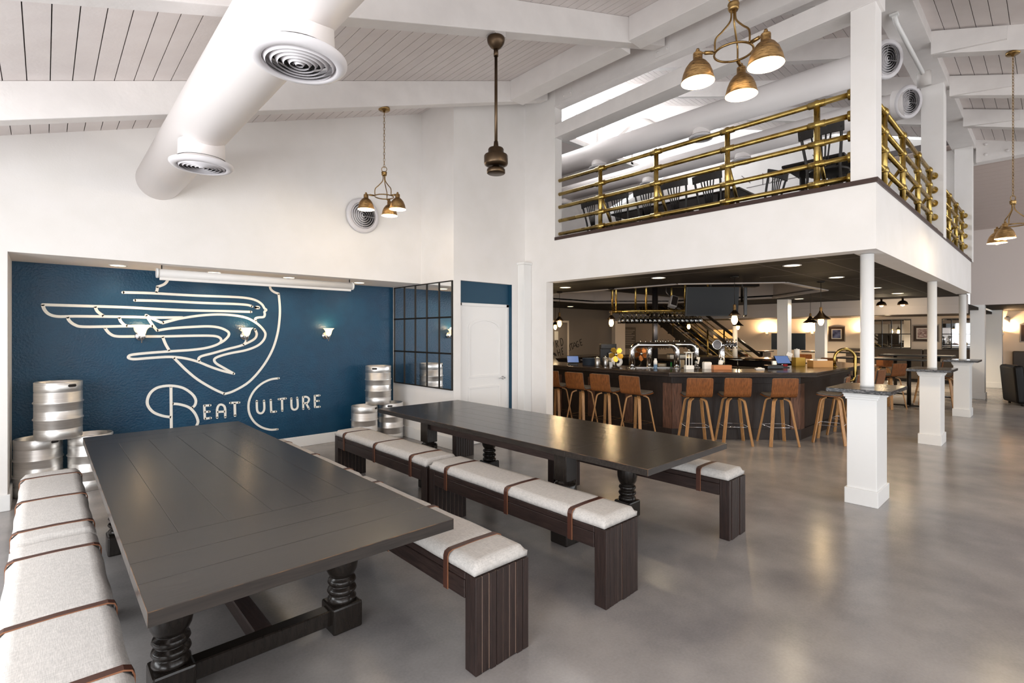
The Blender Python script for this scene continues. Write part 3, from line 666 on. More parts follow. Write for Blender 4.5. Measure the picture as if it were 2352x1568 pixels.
ROWS = (('left of the near table', 1.83, 3.66, 3.69, 5.47), ('tucked to the right of the near table', 1.865, 3.66, 3.70, 5.5), ('between the two long tables', 1.80, 3.665, 3.70, 5.58), ('behind the bar side table', 1.735, 3.57, 3.6, 5.40))
for k, ((x0, x1), (where, a, b_, c, d_)) in enumerate(zip(BX, ROWS)):
    bench(x0, x1, a, b_, 'near dark slatted wooden bench ' + where)
    bench(x0, x1, c, d_, 'far dark slatted wooden bench ' + where)
    ix = .0
    cushion(x0 + ix, x1 - ix, a + .01, b_ - .01, 'strapped grey linen cushion on the near bench ' + where, (-.66, -.06 if k else -.1, .68 if k != 1 else .66), k)
    cushion(x0 + ix, x1 - ix, c + .01, d_ - .01, 'strapped grey linen cushion on the far bench ' + where, (-.68, -.0, .70), k + 5)
# ================================================================ KEGS
def make_keg():
    t = thing('beer_keg', 'keg', 'keg'); R = .188; h = .57
    p = [(.150, .02), (.172, .0), (R - .006, .0), (R, .006), (R, .095), (R - .004, .1), (R - .004, .104), (R, .11), (R, .185), (R + .009, .195), (R + .009, .203), (R, .213), (R, .275), (R - .003, .281), (R, .287), (R, .350), (R + .009, .360), (R + .009, .368), (R, .378), (R, .462), (R - .004, .466), (R - .004, .470), (R, .476), (R, .564), (R - .005, .57), (R - .011, .566), (R - .011, .50), (.165, .485), (.10, .50), (.05, .505), (.04, .52), (.03, .522), (1e-4, .522)]
    MB().lathe(p, 48, None, True).build('shell', 'keg_steel', t)
    for a in (0, PI):     # hand slots in the top chime
        m = MB(); n = 8
        for s_ in (0, 1): pass
        vv = []
        for i in range(n + 1):
            an = a - .2 + .4 * i / n
            for z in (.518, .546): vv.append(((R + .0012) * math.cos(an), (R + .0012) * math.sin(an), z + (0 if 0 < i < n else (.007 if z < .53 else -.007))))
        m.add(vv, [(2 * i, 2 * i + 2, 2 * i + 3, 2 * i + 1) for i in range(n)], True)
        m.build('hand_slot', 'keg_dark', t)
    MB().lathe([(.028, .522), (.028, .54), (1e-4, .541)], 16).build('valve_cap', 'keg_cap_blue', t)
    return t
kg = make_keg(); KG = 'steel kegs stacked in the niche'
ks = [(-.045, 7.06, 0, 2.3, 'lower left steel keg of the left stack beside the niche jamb'), (.362, 6.98, 0, -.2, 'lower right steel keg of the left stack behind the near table'), (.105, 6.88, .575, -1.0, 'top steel keg of the left stack'),
      (3.47, 6.95, 0, 2.2, 'lower left steel keg of the right stack by the mural'), (3.93, 7.00, 0, 1.0, 'lower right steel keg of the right stack against the mirror wall'), (3.71, 6.98, .575, -2.35, 'top steel keg of the right stack beside the mirror')]
for i, (x, y, z, a, lb) in enumerate(ks):
    if i == 0: kg.location = (x, y, z); kg.rotation_euler = (0, 0, a); kg['label'] = lb; kg['group'] = KG
    else: dup(kg, lb, (x, y, z), a, KG)
# ================================================================ SCONCES
def sconce(x, y, z, label, group, rz=0, power=2.4):
    t = thing('wall_sconce', label, 'sconce', (x, y, z), rz, group)   # y is the wall plane, lamp projects towards -y
    MB().lathe([(.055, 0), (.055, .01), (.045, .018), (.02, .022), (1e-4, .022)], 24, Matrix.Rotation(PI / 2, 4, 'X')).build('backplate', 'chrome', t)
    MB().tube(smooth_path([(0, -.02, -.0), (0, -.06, -.045), (0, -.10, -.05), (0, -.115, -.02)], 4), .008).build('arm', 'chrome', t)
    MB().lathe([(1e-4, -.085), (.008, -.08), (.006, -.06), (.014, -.045), (.022, -.03), (.026, -.012), (.026, 0), (1e-4, 0)], 16, T(0, -.115, 0)).build('holder', 'chrome', t)
    MB().lathe([(.024, 0), (.034, .015), (.042, .04), (.048, .065), (.060, .088), (.078, .105), (.075, .106), (.057, .09), (.045, .066), (.038, .04), (.03, .017), (.02, .004)], 28, T(0, -.115, 0), True, False).build('glass_shade', 'frosted_glass', t)
    if power: lamp(t, (0, -.115, .10), power, (1, .66, .36), .04)
    return t
for i, (x, lb) in enumerate(((.835, 'left bell glass sconce on the blue wall over the painted wing'), (1.965, 'middle bell glass sconce on the blue wall over the painted figure'), (3.07, 'right bell glass sconce on the plain blue wall'))):
    sconce(x, 7.399, 1.60, lb, 'sconces on the mural wall')
# ================================================================ PROJECTOR SCREEN
t = thing('projector_screen', 'white roll-up projector screen case hung under the niche soffit', 'screen', (2.04, 6.72, 2.25))
MB().lathe([(.048, -1.12), (.048, 1.12)], 20, T(0, 0, .045) @ Matrix.Rotation(PI / 2, 4, 'Y')).build('case', 'screen_white', t)
MB().box(-1.11, -.012, -.03, 1.11, .012, .0).build('bottom_bar', 'screen_white', t, .004)
for s_ in (-1, 1):
    MB().lathe([(.054, 0), (.054, .02)], 20, T(s_ * 1.13 - .01, 0, .045) @ Matrix.Rotation(PI / 2, 4, 'Y')).build('end_cap', 'white_gloss', t)
    MB().tube([(s_ * 1.09, 0, .09), (s_ * 1.09, 0, .134)], .006).build('hook', 'black_iron', t)
# ================================================================ MIRROR GRID
t = thing('grid_mirror', 'large window-pane mirror with black metal bars on the niche side wall', 'mirror', (4.198, 6.54, .83))
NC, NR = 5, 3; LY = .80; HZ = 1.545
MB().box(-.006, -LY, 0, 0, LY, HZ).build('backing', 'black_iron', t)
for i in range(NC):
    for j in range(NR):
        MB().box(-.012, -LY + 2 * LY * i / NC + .012, HZ * j / NR + .012, -.0065, -LY + 2 * LY * (i + 1) / NC - .012, HZ * (j + 1) / NR - .012).build('pane', 'mirror_glass', t)
for i in range(NC + 1):
    y = -LY + 2 * LY * i / NC; wd = .014 if i in (0, NC) else .008; MB().box(-.026, max(y - wd, -LY), 0, -.0062, min(y + wd, LY), HZ).build('bar', 'black_iron', t, .003, 1)
for j in range(NR + 1):
    z = HZ * j / NR; wd = .014 if j in (0, NR) else .008; MB().box(-.027, -LY, max(z - wd, 0), -.0061, LY, min(z + wd, HZ)).build('bar', 'black_iron', t, .003, 1)
# ================================================================ DOOR
d = sempty('door_1', 'narrow white two-panel door with arched top panel', 'door'); d.location = (4.82, 5.80, 0)
MB().box(-.43, 0, .01, .43, .045, 2.03).build('leaf', 'door_paint', d, .002)
fr = MB().box(-.488, -.012, 0, -.43, .05, 2.075); fr.box(.43, -.012, 0, .485, .05, 2.075); fr.box(-.488, -.012, 2.03, .485, .05, 2.075); fr.build('frame', 'door_paint', d, .004)
def ring(poly, w, y0, y1):
    n = len(poly); c = Vector((sum(p[0] for p in poly) / n, sum(p[1] for p in poly) / n)); inn = []
    for p in poly:
        v = Vector(p) - c; inn.append(c + Vector((v.x * (1 - w / max(abs(v.x), .05)) if abs(v.x) > w else v.x, v.y * (1 - w / max(abs(v.y), .05)) if abs(v.y) > w else v.y)))
    m = MB(); m.add([(p[0], y0, p[1]) for p in poly] + [(p.x, y0, p.y) for p in inn] + [(p[0], y1, p[1]) for p in poly] + [(p.x, y1, p.y) for p in inn],
        [f_ for i in range(n) for f_ in ((i, (i + 1) % n, n + (i + 1) % n, n + i), (2 * n + i, 3 * n + i, 3 * n + (i + 1) % n, 2 * n + (i + 1) % n), (i, 2 * n + i, 2 * n + (i + 1) % n, (i + 1) % n), (n + i, n + (i + 1) % n, 3 * n + (i + 1) % n, 3 * n + i))]); return m
arch = [(-.31, .98), (.31, .98), (.31, 1.72)] + [(.31 * math.cos(a) * 1, 1.72 + .13 * math.sin(a)) for a in [PI * k / 12 for k in range(1, 12)]] + [(-.31, 1.72)]
ring(arch, .03, -.012, 0).build('panel_moulding', 'door_paint', d, .003)
ring([(-.31, .2), (.31, .2), (.31, .85), (-.31, .85)], .03, -.012, 0).build('panel_moulding', 'door_paint', d, .003)
hn = MB(); hn.lathe([(.028, 0), (.028, .012), (.012, .016), (.010, .05)], 16, T(.36, 0, .95) @ Matrix.Rotation(PI / 2, 4, 'X')); hn.tube([(.365, -.05, .95), (.33, -.055, .95), (.25, -.05, .948)], .009); hn.build('handle', 'chrome', d)
# ================================================================ CEILING FAN (no blades)
zf = zw(2.88) - RD
t = thing('ceiling_fan', 'bronze bladeless ceiling fan motor hanging on a long rod', 'fan', (2.88, 3.31, zf))
MB().box(-.06, -.06, -.03, .06, .06, .03).build('mounting_box', 'speaker_grey', t)
MB().lathe([(.075, -.03), (.078, -.045), (.072, -.075), (.052, -.105), (.026, -.125), (.02, -.13)], 24).build('canopy', 'bronze', t)
MB().cyl((0, 0, -.12), (0, 0, -.98), .0135).cyl((0, 0, -.12), (0, 0, -.19), .02).build('rod', 'bronze', t)
MB().lathe([(.018, -.93), (.022, -.97), (.024, -.985), (.062, -.99), (.068, -1.0), (.068, -1.035), (.072, -1.04), (.100, -1.05), (.104, -1.06), (.104, -1.12), (.098, -1.135), (.08, -1.145), (.068, -1.15)], 32).build('motor_housing', 'bronze', t)
MB().lathe([(.03, -1.145), (.03, -1.165), (.072, -1.168), (.08, -1.175), (.08, -1.205), (.074, -1.21), (1e-4, -1.212)], 32).build('switch_cup', 'bronze', t)
# ================================================================ CHANDELIERS
def chain(m, z0, z1):
    n = max(2, int((z0 - z1) / .034)); st = (z0 - z1) / n
    for i in range(n):
        zc = z0 - st * (i + .5); ax = Vector((1, 0, 0)) if i % 2 else Vector((0, 1, 0))
        m.tube([Vector((0, 0, zc)) + ax * .0085 * math.cos(a) + Vector((0, 0, 1)) * (.0215 if math.sin(a) > 0 else .0215) * math.sin(a) for a in [2 * PI * k / 10 for k in range(10)]], .0028, 5, True)
def chandelier(x, y, zmount, zhub, label, power=9, angs=(207, -30, 87)):
    t = thing('chandelier', label, 'chandelier', (x, y, 0), -YAW, 'three-light brass chandeliers')     # local x is picture right
    MB().lathe([(.065, 0), (.066, -.02), (.058, -.03), (.02, -.034), (.012, -.05), (1e-4, -.05)], 24, T(0, 0, zmount)).build('canopy', 'antique_brass', t)
    c = MB(); chain(c, zmount - .045, zhub + .05); c.build('chain', 'antique_brass', t)
    hub = MB().tube([(.03 * math.cos(a), 0, zhub + .03 + .03 * math.sin(a)) for a in [2 * PI * k / 16 for k in range(16)]], .004, 8, True)
    hub.lathe([(1e-4, zhub + .004), (.03, zhub), (.033, zhub - .012), (.028, zhub - .018), (.031, zhub - .03), (.024, zhub - .045), (1e-4, zhub - .046)], 20); hub.build('hub', 'antique_brass', t)
    zr = zhub - .285
    MB().tube([(.105 * math.cos(2 * PI * k / 32), .105 * math.sin(2 * PI * k / 32), zr) for k in range(32)], .0065, 8, True).build('ring', 'antique_brass', t)
    for a in [math.radians(q) for q in angs]:
        u = Vector((math.cos(a), math.sin(a), 0))
        MB().tube(smooth_path([u * .014 + Vector((0, 0, zhub - .03)), u * .016 + Vector((0, 0, zhub - .10)), u * .06 + Vector((0, 0, zhub - .16)), u * .103 + Vector((0, 0, zhub - .21)), u * .105 + Vector((0, 0, zr))], 4), .0055, 8).build('rod', 'antique_brass', t)
        am = MB().tube([u * .105 + Vector((0, 0, zr)), u * .185 + Vector((0, 0, zr + .0)), u * .20 + Vector((0, 0, zr + .008))], .006, 8)
        am.cyl(u * .118 + Vector((0, 0, zr)), u * .165 + Vector((0, 0, zr)), .0105, 12); am.build('arm', 'antique_brass', t)
        c_ = u * .205
        sh = MB().lathe([(1e-4, .026), (.008, .024), (.012, .012), (.010, .004), (.024, 0), (.026, -.004), (.026, -.04), (.032, -.045), (.048, -.058), (.068, -.085), (.082, -.12), (.09, -.155), (.094, -.17), (.0925, -.171)], 32, T(c_.x, c_.y, zr), True, False).build('shade', 'copper_brass', t)
        MB().lathe([(.0922, -.1705), (.088, -.155), (.080, -.12), (.066, -.087), (.046, -.062), (.02, -.055), (1e-4, -.055)], 32, T(c_.x, c_.y, zr), True, False).build('shade_liner', 'shade_white', sh)
        MB().lathe([(.012, -.06), (.014, -.085), (.022, -.11), (.028, -.14), (.026, -.165), (.014, -.185), (1e-4, -.19)], 16, T(c_.x, c_.y, zr), True, False).build('bulb', 'bulb_glow', sh)
        lamp(t, (c_.x, c_.y, zr - .185), power, (1, .8, .52), .03)
    return t
chandelier(2.87, 5.26, zw(2.87) - RD, 3.49, 'small brass chandelier hanging before the white wall and round vent')
chandelier(2.93, 1.27, zw(2.93) - RD, 3.545, 'large near brass chandelier hanging before the balcony railing', 9, (178, -62, 54))
chandelier(8.24, .335, zs(.335) - RD, 3.17, 'brass chandelier on a long chain at the right edge over the aisle')
# ================================================================ DUCTS AND VENTS
def diffuser(parent, M, R, name='diffuser', facing=True):
    o = MB().lathe([(R, .0), (R * 1.0, -.012), (R * .93, -.03), (R * .80, -.035), (R * .76, -.028), (R * .76, .02)], 40, M, True, False).build(name, 'vent_grey', parent)
    MB().lathe([(1e-4, .03), (R * .78, .03)], 32, M, False, False).build('throat', 'vent_dark', o)
    for k in range(6):
        rr = R * (.07 + .122 * k)
        MB().lathe([(rr, -.032), (rr + R * .07, -.012), (rr + R * .072, -.016), (rr + R * .006, -.037)], 36, M, True, False).build('louvre_ring', 'vent_grey', o)
    for a in (0, PI / 2): MB().add([(x * math.cos(a) - y * math.sin(a), x * math.sin(a) + y * math.cos(a), z) for z in (.004, .012) for x, y in ((-R * .77, -.004), (R * .77, -.004), (R * .77, .004), (-R * .77, .004))], [(0, 1, 2, 3), (7, 6, 5, 4), (0, 4, 5, 1), (1, 5, 6, 2), (2, 6, 7, 3), (3, 7, 4, 0)], False, M).build('spoke', 'vent_grey', o)
    return o
def duct(name, label, x, z, r, y0, y1, drops, neck, Rv, material='duct_paint'):
    t = thing(name, label, 'duct', (x, 0, z))
    MB().cyl((0, y0, 0), (0, y1, 0), r, 48).build('pipe', material, t)
    for y in drops:
        MB().lathe([(Rv * .72, -r * .75), (Rv * .74, -neck + .03), (Rv * .86, -neck + .008), (Rv, -neck)], 40, T(0, y, 0), True, False).build('collar', material, t)
        diffuser(t, T(0, y, -neck), Rv)
    return t
duct('air_duct', 'big white round air duct running into the tall white wall', .906, 3.277, .208, -4.5, 6.5635, (2.49, 4.56, .4), .315, .22)
t = thing('wall_vent', 'round white louvred vent on the tall white wall behind the chandelier', 'vent', (3.235, 6.564, 3.262))
diffuser(t, Matrix.Rotation(-PI / 2, 4, 'X') @ T(0, 0, -.034), .24)
# ================================================================ BALCONY RAILING
RZS = (3.127, 3.326, 3.53, 3.725, 3.93); RR = .026
def railing(name, label, pts, posts, flange_end=True):
    p, q = Vector(pts[0]), Vector(pts[1]); t = thing(name, label, 'railing', (p.x, p.y, 3.065)); d_ = q - p; L = d_.length; u = d_ / L
    for z in RZS:
        MB().cyl(Vector((0, 0, z - 3.065)), u * L + Vector((0, 0, z - 3.065)), RR, 16).build('rail', 'rail_brass', t)
    for s_ in posts:
        b_ = u * s_
        po = MB().cyl(b_, b_ + Vector((0, 0, .88)), .029, 16)
        po.lathe([(.055, 0), (.055, .012), (.034, .02), (.032, .05)], 16, T(b_.x, b_.y, 0)); po = po.build('post', 'rail_brass', t)
        for z in RZS:
            j = MB(); j.sphere(b_ + Vector((0, 0, z - 3.065)), .043, 14, 8)
            j.cyl(b_ + u * -.075 + Vector((0, 0, z - 3.065)), b_ + u * .075 + Vector((0, 0, z - 3.065)), .034, 14); j.build('fitting', 'rail_brass', po)
        nn = Vector((-u.y, u.x, 0)) * (1 if name != 'x' else 1)
        inw = Vector((1, 0, 0)) if abs(u.y) > .5 else Vector((0, 1, 0))
        MB().cyl(b_ + Vector((0, 0, .52)), b_ + inw * .34 + Vector((0, 0, .0)), .019, 12).build('brace', 'rail_brass', po)
    ends = []
    for z in RZS:
        for e, sg in ((L, 1),) if flange_end else ():
            MB().cyl(u * (e - .03) + Vector((0, 0, z - 3.065)), u * e + Vector((0, 0, z - 3.065)), .05, 14).build('end_flange', 'rail_brass', t)
    return t
railing('balcony_railing', 'long brass pipe railing across the balcony front above the bar', ((5.69, 5.085, 0), (5.69, 1.33, 0)), (.765, 1.64, 2.55, 3.455))
railing('balcony_railing', 'brass pipe railing on the right balcony side before the middle column', ((5.845, 1.21, 0), (9.545, 1.21, 0)), (.555, 1.485, 2.425, 3.285))
railing('balcony_railing', 'brass pipe railing on the right balcony side behind the middle column', ((9.805, 1.21, 0), (13.195, 1.21, 0)), (.385, 1.265, 2.125, 2.925))
# ---- balcony chairs and tables
def cafe_chair():
    t = thing('cafe_chair', 'chair', 'chair')
    MB().lathe([(1e-4, .44), (.2, .44), (.21, .45), (.21, .465), (.19, .475), (1e-4, .47)], 24).build('seat', 'chair_black', t)
    for sx in (-1, 1):
        MB().tube([(sx * .17, -.17, 0), (sx * .155, -.15, .44)], .016, 8).build('leg', 'chair_black', t)
        MB().tube(smooth_path([(sx * .2, .24, 0), (sx * .17, .17, .3), (sx * .165, .17, .48), (sx * .19, .22, .72), (sx * .2, .26, .86)], 3), .016, 8).build('leg', 'chair_black', t)
    MB().strip([(x, .255 + .03 * (1 - (x / .23) ** 2), .86) for x in (-.23, -.16, -.08, 0, .08, .16, .23)], (0, .15, 1), .11, .022).build('top_rail', 'chair_black', t, .006)
    for k in range(5): MB().tube([(-.04 + .02 * k, .19, .47), (-.10 + .05 * k, .25, .83)], .009, 6).build('splat', 'chair_black', t)
    MB().tube([(.14 * math.cos(a), .14 * math.sin(a), .28) for a in [2 * PI * k / 16 for k in range(16)]], .008, 6, True).build('stretcher_ring', 'chair_black', t)
    return t
cc = cafe_chair(); G = 'black cafe chairs on the balcony'
CH = [(7.2, 5.45, 1.4, 'leftmost black cafe chair on the balcony'), (7.2, 4.95, 1.6, 'second black cafe chair from the left on the balcony'), (7.25, 4.42, 1.55, 'third black cafe chair from the left on the balcony'), (7.25, 3.95, 1.6, 'fourth black cafe chair from the left on the balcony'), (7.3, 3.42, 1.5, 'black cafe chair behind the third railing post on the balcony'), (7.75, 2.95, 2.9, 'black cafe chair turned at the end of the long balcony table'), (6.62, 1.78, 1.55, 'near black cafe chair beside the balcony corner column'), (8.1, 2.0, -1.5, 'black cafe chair behind the right balcony railing')]
for i, (x, y, a, lb) in enumerate(CH):
    if i == 0: cc.location = (x, y, 3.03); cc.rotation_euler = (0, 0, a); cc['label'] = lb; cc['group'] = G
    else: dup(cc, lb, (x, y, 3.03), a, G)
def cafe_table(x, y, w, L, label):
    t = thing('cafe_table', label, 'table', (x, y, 3.03))
    MB().box(-w / 2, -L / 2, .72, w / 2, L / 2, .755).build('top', 'leg_wood', t, .012)
    for s_ in (-1, 1):
        MB().cyl((0, s_ * L * .3, .02), (0, s_ * L * .3, .72), .035).build('pedestal', 'chair_black', t); MB().lathe([(.26, 0), (.26, .015), (.05, .04)], 20, T(0, s_ * L * .3, 0)).build('foot', 'chair_black', t)
cafe_table(7.85, 4.3, .75, 2.3, 'long dark table behind the row of balcony chairs'); cafe_table(7.3, 2.05, .7, .7, 'dark table beside the balcony corner column')
# ---- balcony ducts and fittings
d1 = duct('air_duct', 'white round duct above the balcony railing', 7.75, 5.06, .2, 1.62, 9.98, (3.88, 5.92), .27, .19)
MB().lathe([(.2, 0), (.215, -.02), (.215, -.16)], 32, T(0, 1.63, 0) @ Matrix.Rotation(PI * .5, 4, 'X') @ Matrix.Rotation(-.0, 4, 'X') @ Matrix.Rotation(PI, 4, 'X') @ T(0, 0, 0), True, False).build('collar', 'duct_paint', d1)
diffuser(d1, T(-.02, 1.44, 0) @ RZ(-.55) @ Matrix.Rotation(-PI / 2 + .2, 4, 'X'), .235)
d2 = duct('air_duct', 'second white round duct deeper above the balcony', 9.3, 5.02, .18, 1.66, 9.98, (3.87, 5.8, 8.1), .25, .19)
diffuser(d2, T(-.02, 1.47, 0) @ RZ(-.55) @ Matrix.Rotation(-PI / 2 + .2, 4, 'X'), .235)
MB().lathe([(.18, 0), (.215, -.02), (.215, -.16)], 32, T(0, 1.66, 0) @ Matrix.Rotation(-PI / 2, 4, 'X') , True, False).build('collar', 'duct_paint', d2)
t = thing('spotlight', 'white cylinder spotlight on a slanted rod beside the balcony corner', 'spotlight', (7.1, 1.25, 5.245))
MB().tube([(0, 0, .0), (.12, 0, -.03), (1.15, -.1, -.30)], .025, 10).build('rod', 'white_gloss', t)
MB().lathe([(.075, 0), (.075, .17), (.06, .18)], 20, T(1.22, -.1, -.43) @ Matrix.Rotation(-.25, 4, 'Y')).build('head', 'speaker_grey', t)
MB().box(-.04, -.04, 0, .04, .04, .02).build('mount', 'white_gloss', t)
# ================================================================ PEDESTAL COLUMNS
for k, (x0, x1, lb) in enumerate(((5.675, 6.145, 'nearest'), (9.5, 9.97, 'middle'), (13.16, 13.63, 'farthest'))):
    t = thing('pedestal_post', lb + ' white pedestal post with dark stone cap under the balcony edge', 'column', ((x0 + x1) / 2, 1.255, 0), 0, 'pedestal posts under the balcony edge')
    w, dd = (x1 - x0) / 2, .135
    # shaft is drawn a little wider than deep
    MB().box(-w + .025, -dd + .015, 0, w - .025, dd - .015, 1.05).build('pedestal', 'white_gloss', t, .004)
    MB().box(-w, -dd, 0, w, dd, .15).build('plinth', 'white_gloss', t, .004)
    m = MB()
    for zz, o in ((1.0, .012), (1.02, .024), (1.045, .03)): m.box(-w + .025 - o, -dd + .015 - o, zz, w - .025 + o, dd - .015 + o, zz + .026)
    m.build('moulding', 'white_gloss', t, .006)
    MB().box(-w - .14, -dd - .12, 1.072, w + .14, dd + .12, 1.11).build('stone_cap', 'stone_cap', t, .004)
    MB().lathe([(.06, 1.11), (.057, 1.13), (.057, 2.405)], 28, T(0, .0, 0)).build('pole', 'white_gloss', t)
# ================================================================ BAR
def offset_oct(o):   # counter outline, o = inset
    k = o * math.tan(PI / 8)
    W, E_, S, N = 6.86 + o, 12.9 - o, 2.40 + o, 8.8 - o; c = 1.53; c2 = c - (o * 2 - o * math.sqrt(2))
    return [(W + c2, S), (E_ - c2, S), (E_, S + c2), (E_, N - c2), (E_ - c2, N), (W + c2, N), (W, N - c2), (W, S + c2)]
bar = thing('bar_counter', 'octagonal dark wooden bar with glossy top and plank front', 'bar counter', (0, 0, 0))
def ringprism(po, pi_, z0, z1):
    m = MB(); n = len(po)
    m.add([(x, y, z0) for x, y in po] + [(x, y, z0) for x, y in pi_] + [(x, y, z1) for x, y in po] + [(x, y, z1) for x, y in pi_],
          [f_ for i in range(n) for f_ in ((i, n + i, n + (i + 1) % n, (i + 1) % n), (2 * n + i, 2 * n + (i + 1) % n, 3 * n + (i + 1) % n, 3 * n + i), (i, (i + 1) % n, 2 * n + (i + 1) % n, 2 * n + i), (n + i, 3 * n + i, 3 * n + (i + 1) % n, n + (i + 1) % n))]); return m
ringprism(offset_oct(0), offset_oct(.86), 1.018, 1.05).build('top', 'bar_top_wood', bar, .006)
ringprism(offset_oct(.008), offset_oct(.1), 1.0, 1.018).build('edge_moulding', 'bar_front_wood', bar, .004)
ringprism(offset_oct(.0), offset_oct(.1), .98, 1.0).build('edge_moulding', 'bar_front_wood', bar, .006)
ringprism(offset_oct(.27), offset_oct(.36), 0, .98).build('front', 'bar_front_wood', bar)
ringprism(offset_oct(.255), offset_oct(.27), .86, .98).build('top_rail', 'bar_front_wood', bar, .003)
ringprism(offset_oct(.25), offset_oct(.27), 0, .16).build('kick_board', 'bar_front_wood', bar, .003)
po = offset_oct(.262)
for i in (6, 7, 0):                       # vertical reclaimed boards on the three visible sides
    p, q = Vector(po[i]).to_3d(), Vector(po[(i + 1) % 8]).to_3d(); u = (q - p).normalized(); L = (q - p).length
    pos = [.075, L - .075] + [L * k / 4 for k in (1, 2, 3)] * (1 if i == 6 else 0)
    for s_ in pos:
        c = p + u * s_; a = math.atan2(u.y, u.x)
        MB().box(-.075, -.014, .16, .075, .012, .86, T(c.x, c.y, 0) @ RZ(a)).build('post_board', 'reclaimed_wood', bar, .004)
# lower back bar ring inside
ringprism(offset_oct(.9), offset_oct(1.35), .0, .86).build('inner_shelf', 'black_iron', bar)
sb = thing('back_bar_island', 'dark central back bar island with light shelf edge', 'counter', (9.9, 5.6, 0))
MB().box(-1.0, -.6, 0, 1.0, .6, 1.1).build('body', 'black_plastic', sb); MB().box(-1.05, -.65, 1.1, 1.05, .65, 1.14).build('top', 'bar_top_wood', sb)
# ================================================================ BAR STOOLS
def make_stool():
    t = thing('bar_stool', 'stool', 'stool')      # faces +y
    pr = [(.17, .715), (.06, .70), (-.06, .695), (-.125, .70), (-.165, .715), (-.185, .745), (-.195, .79), (-.215, .90), (-.225, .985)]
    pth = smooth_path([(0, y, z) for y, z in pr], 3); n = len(pth); sh = MB(); up = MB()
    for mm, off, th, shrink in ((sh, 0, .012, 0), (up, .0125, .026, .012)):
        vv = []
        for i in range(n):
            tg = (pth[min(i + 1, n - 1)] - pth[max(i - 1, 0)]).normalized(); nn = Vector((0, tg.z, -tg.y))
            if nn.z < 0 and i < n * .4: nn = -nn
            nn = Vector((0, -tg.z, tg.y)) if False else Vector((0, tg.z, -tg.y))
            w = .19 - shrink - (.012 if i in (0, n - 1) else 0); s_ = i / (n - 1)
            for sx in (-1, 1):
                for o in (off, off + th): vv.append(Vector((sx * w, pth[i].y, pth[i].z)) + nn * o)
        ff = [(0, 1, 3, 2), tuple(4 * (n - 1) + k for k in (2, 3, 1, 0))]
        for i in range(n - 1):
            a = 4 * i; ff += [(a, a + 2, a + 6, a + 4), (a + 1, a + 5, a + 7, a + 3), (a, a + 4, a + 5, a + 1), (a + 2, a + 3, a + 7, a + 6)]
        mm.add(vv, ff, False)
    sh.build('shell', 'walnut_ply', t, .004, 1); up.build('upholstery', 'grey_upholstery', t, .008, 2)
    for sx in (-1, 1):
        for sy in (-1, 1):
            d_ = Vector((sx, sy, 0)).normalized()
            MB().strip(smooth_path([d_ * .03 + Vector((0, 0, .672)), d_ * .09 + Vector((0, 0, .672)), d_ * .14 + Vector((0, 0, .655)), d_ * .172 + Vector((0, 0, .61)), d_ * .215 + Vector((0, 0, .38)), d_ * .29 + Vector((0, 0, 0))], 4), Vector((-d_.y, d_.x, 0)), .046, .02).build('leg', 'ply_leg', t, .003, 1)
    MB().lathe([(.09, .664), (.09, .69), (.03, .694)], 16).build('swivel_plate', 'black_iron', t)
    q = .237 * .7071
    MB().tube([(q, q, .27), (-q, q, .27), (-q, -q, .27), (q, -q, .27)], .007, 6, True).build('foot_ring', 'chrome', t)
    return t
st = make_stool(); G = 'walnut bar stools at the bar'
F1, F2, F3 = -PI / 2, -PI / 4, 0.0
ST = [(6.62, 5.97, F1 + .1, 'walnut bar stool half hidden by the white pier wall'), (6.63, 5.42, F1 + .02, 'second walnut bar stool from the white pier wall'), (6.66, 4.92, F1 + .02, 'third walnut bar stool from the white pier wall'), (6.70, 4.38, F1 - .06, 'fourth walnut bar stool from the pier wall, left of the bar corner post'),
      (7.08, 3.63, F2 - .02, 'walnut bar stool just right of the bar corner post'), (7.50, 3.25, F2 - .08, 'middle walnut bar stool on the diagonal bar side'), (7.93, 2.785, F2 + .03, 'rightmost walnut bar stool on the diagonal bar side'),
      (8.66, 2.29, F3 + .12, 'walnut bar stool seen from its side beside the nearest pedestal'), (9.42, 2.29, F3, 'second walnut bar stool on the right bar side behind the nearest pedestal'), (10.15, 2.28, F3 + .1, 'third walnut bar stool on the right bar side'), (10.9, 2.3, F3 - .1, 'farthest walnut bar stool on the right bar side'),
      (13.52, 2.45, -.5, 'walnut stool at the high table right of the nearest pedestal pole'), (14.15, 1.62, -.1, 'walnut stool at the high table left of the middle pedestal'), (14.9, 2.0, .4, 'walnut stool behind the middle pedestal'), (13.3, 3.6, -1.9, 'walnut stool on the far side of the nearest high table'), (16.2, 2.1, .2, 'walnut stool between the middle and farthest pedestals'), (17.3, 3.3, -1.2, 'walnut stool at the high table behind the farthest pedestal'), (17.6, 5.3, -1.6, 'walnut stool at the high table below the far framed picture'), (15.4, 4.1, -1.4, 'walnut stool beyond the brass arch of the bar'), (16.35, 6.75, -1.5, 'walnut stool at the far table nearest the stair foot'), (16.6, 7.6, -2.0, 'walnut stool at the far end of the table behind the standing television'), (18.0, 6.8, 1.6, 'walnut stool against the far wall side of the table behind the television')]
for i, (x, y, a, lb) in enumerate(ST):
    if i == 0: st.location = (x, y, 0); st.rotation_euler = (0, 0, a); st['label'] = lb; st['group'] = G
    else: dup(st, lb, (x, y, 0), a, G)
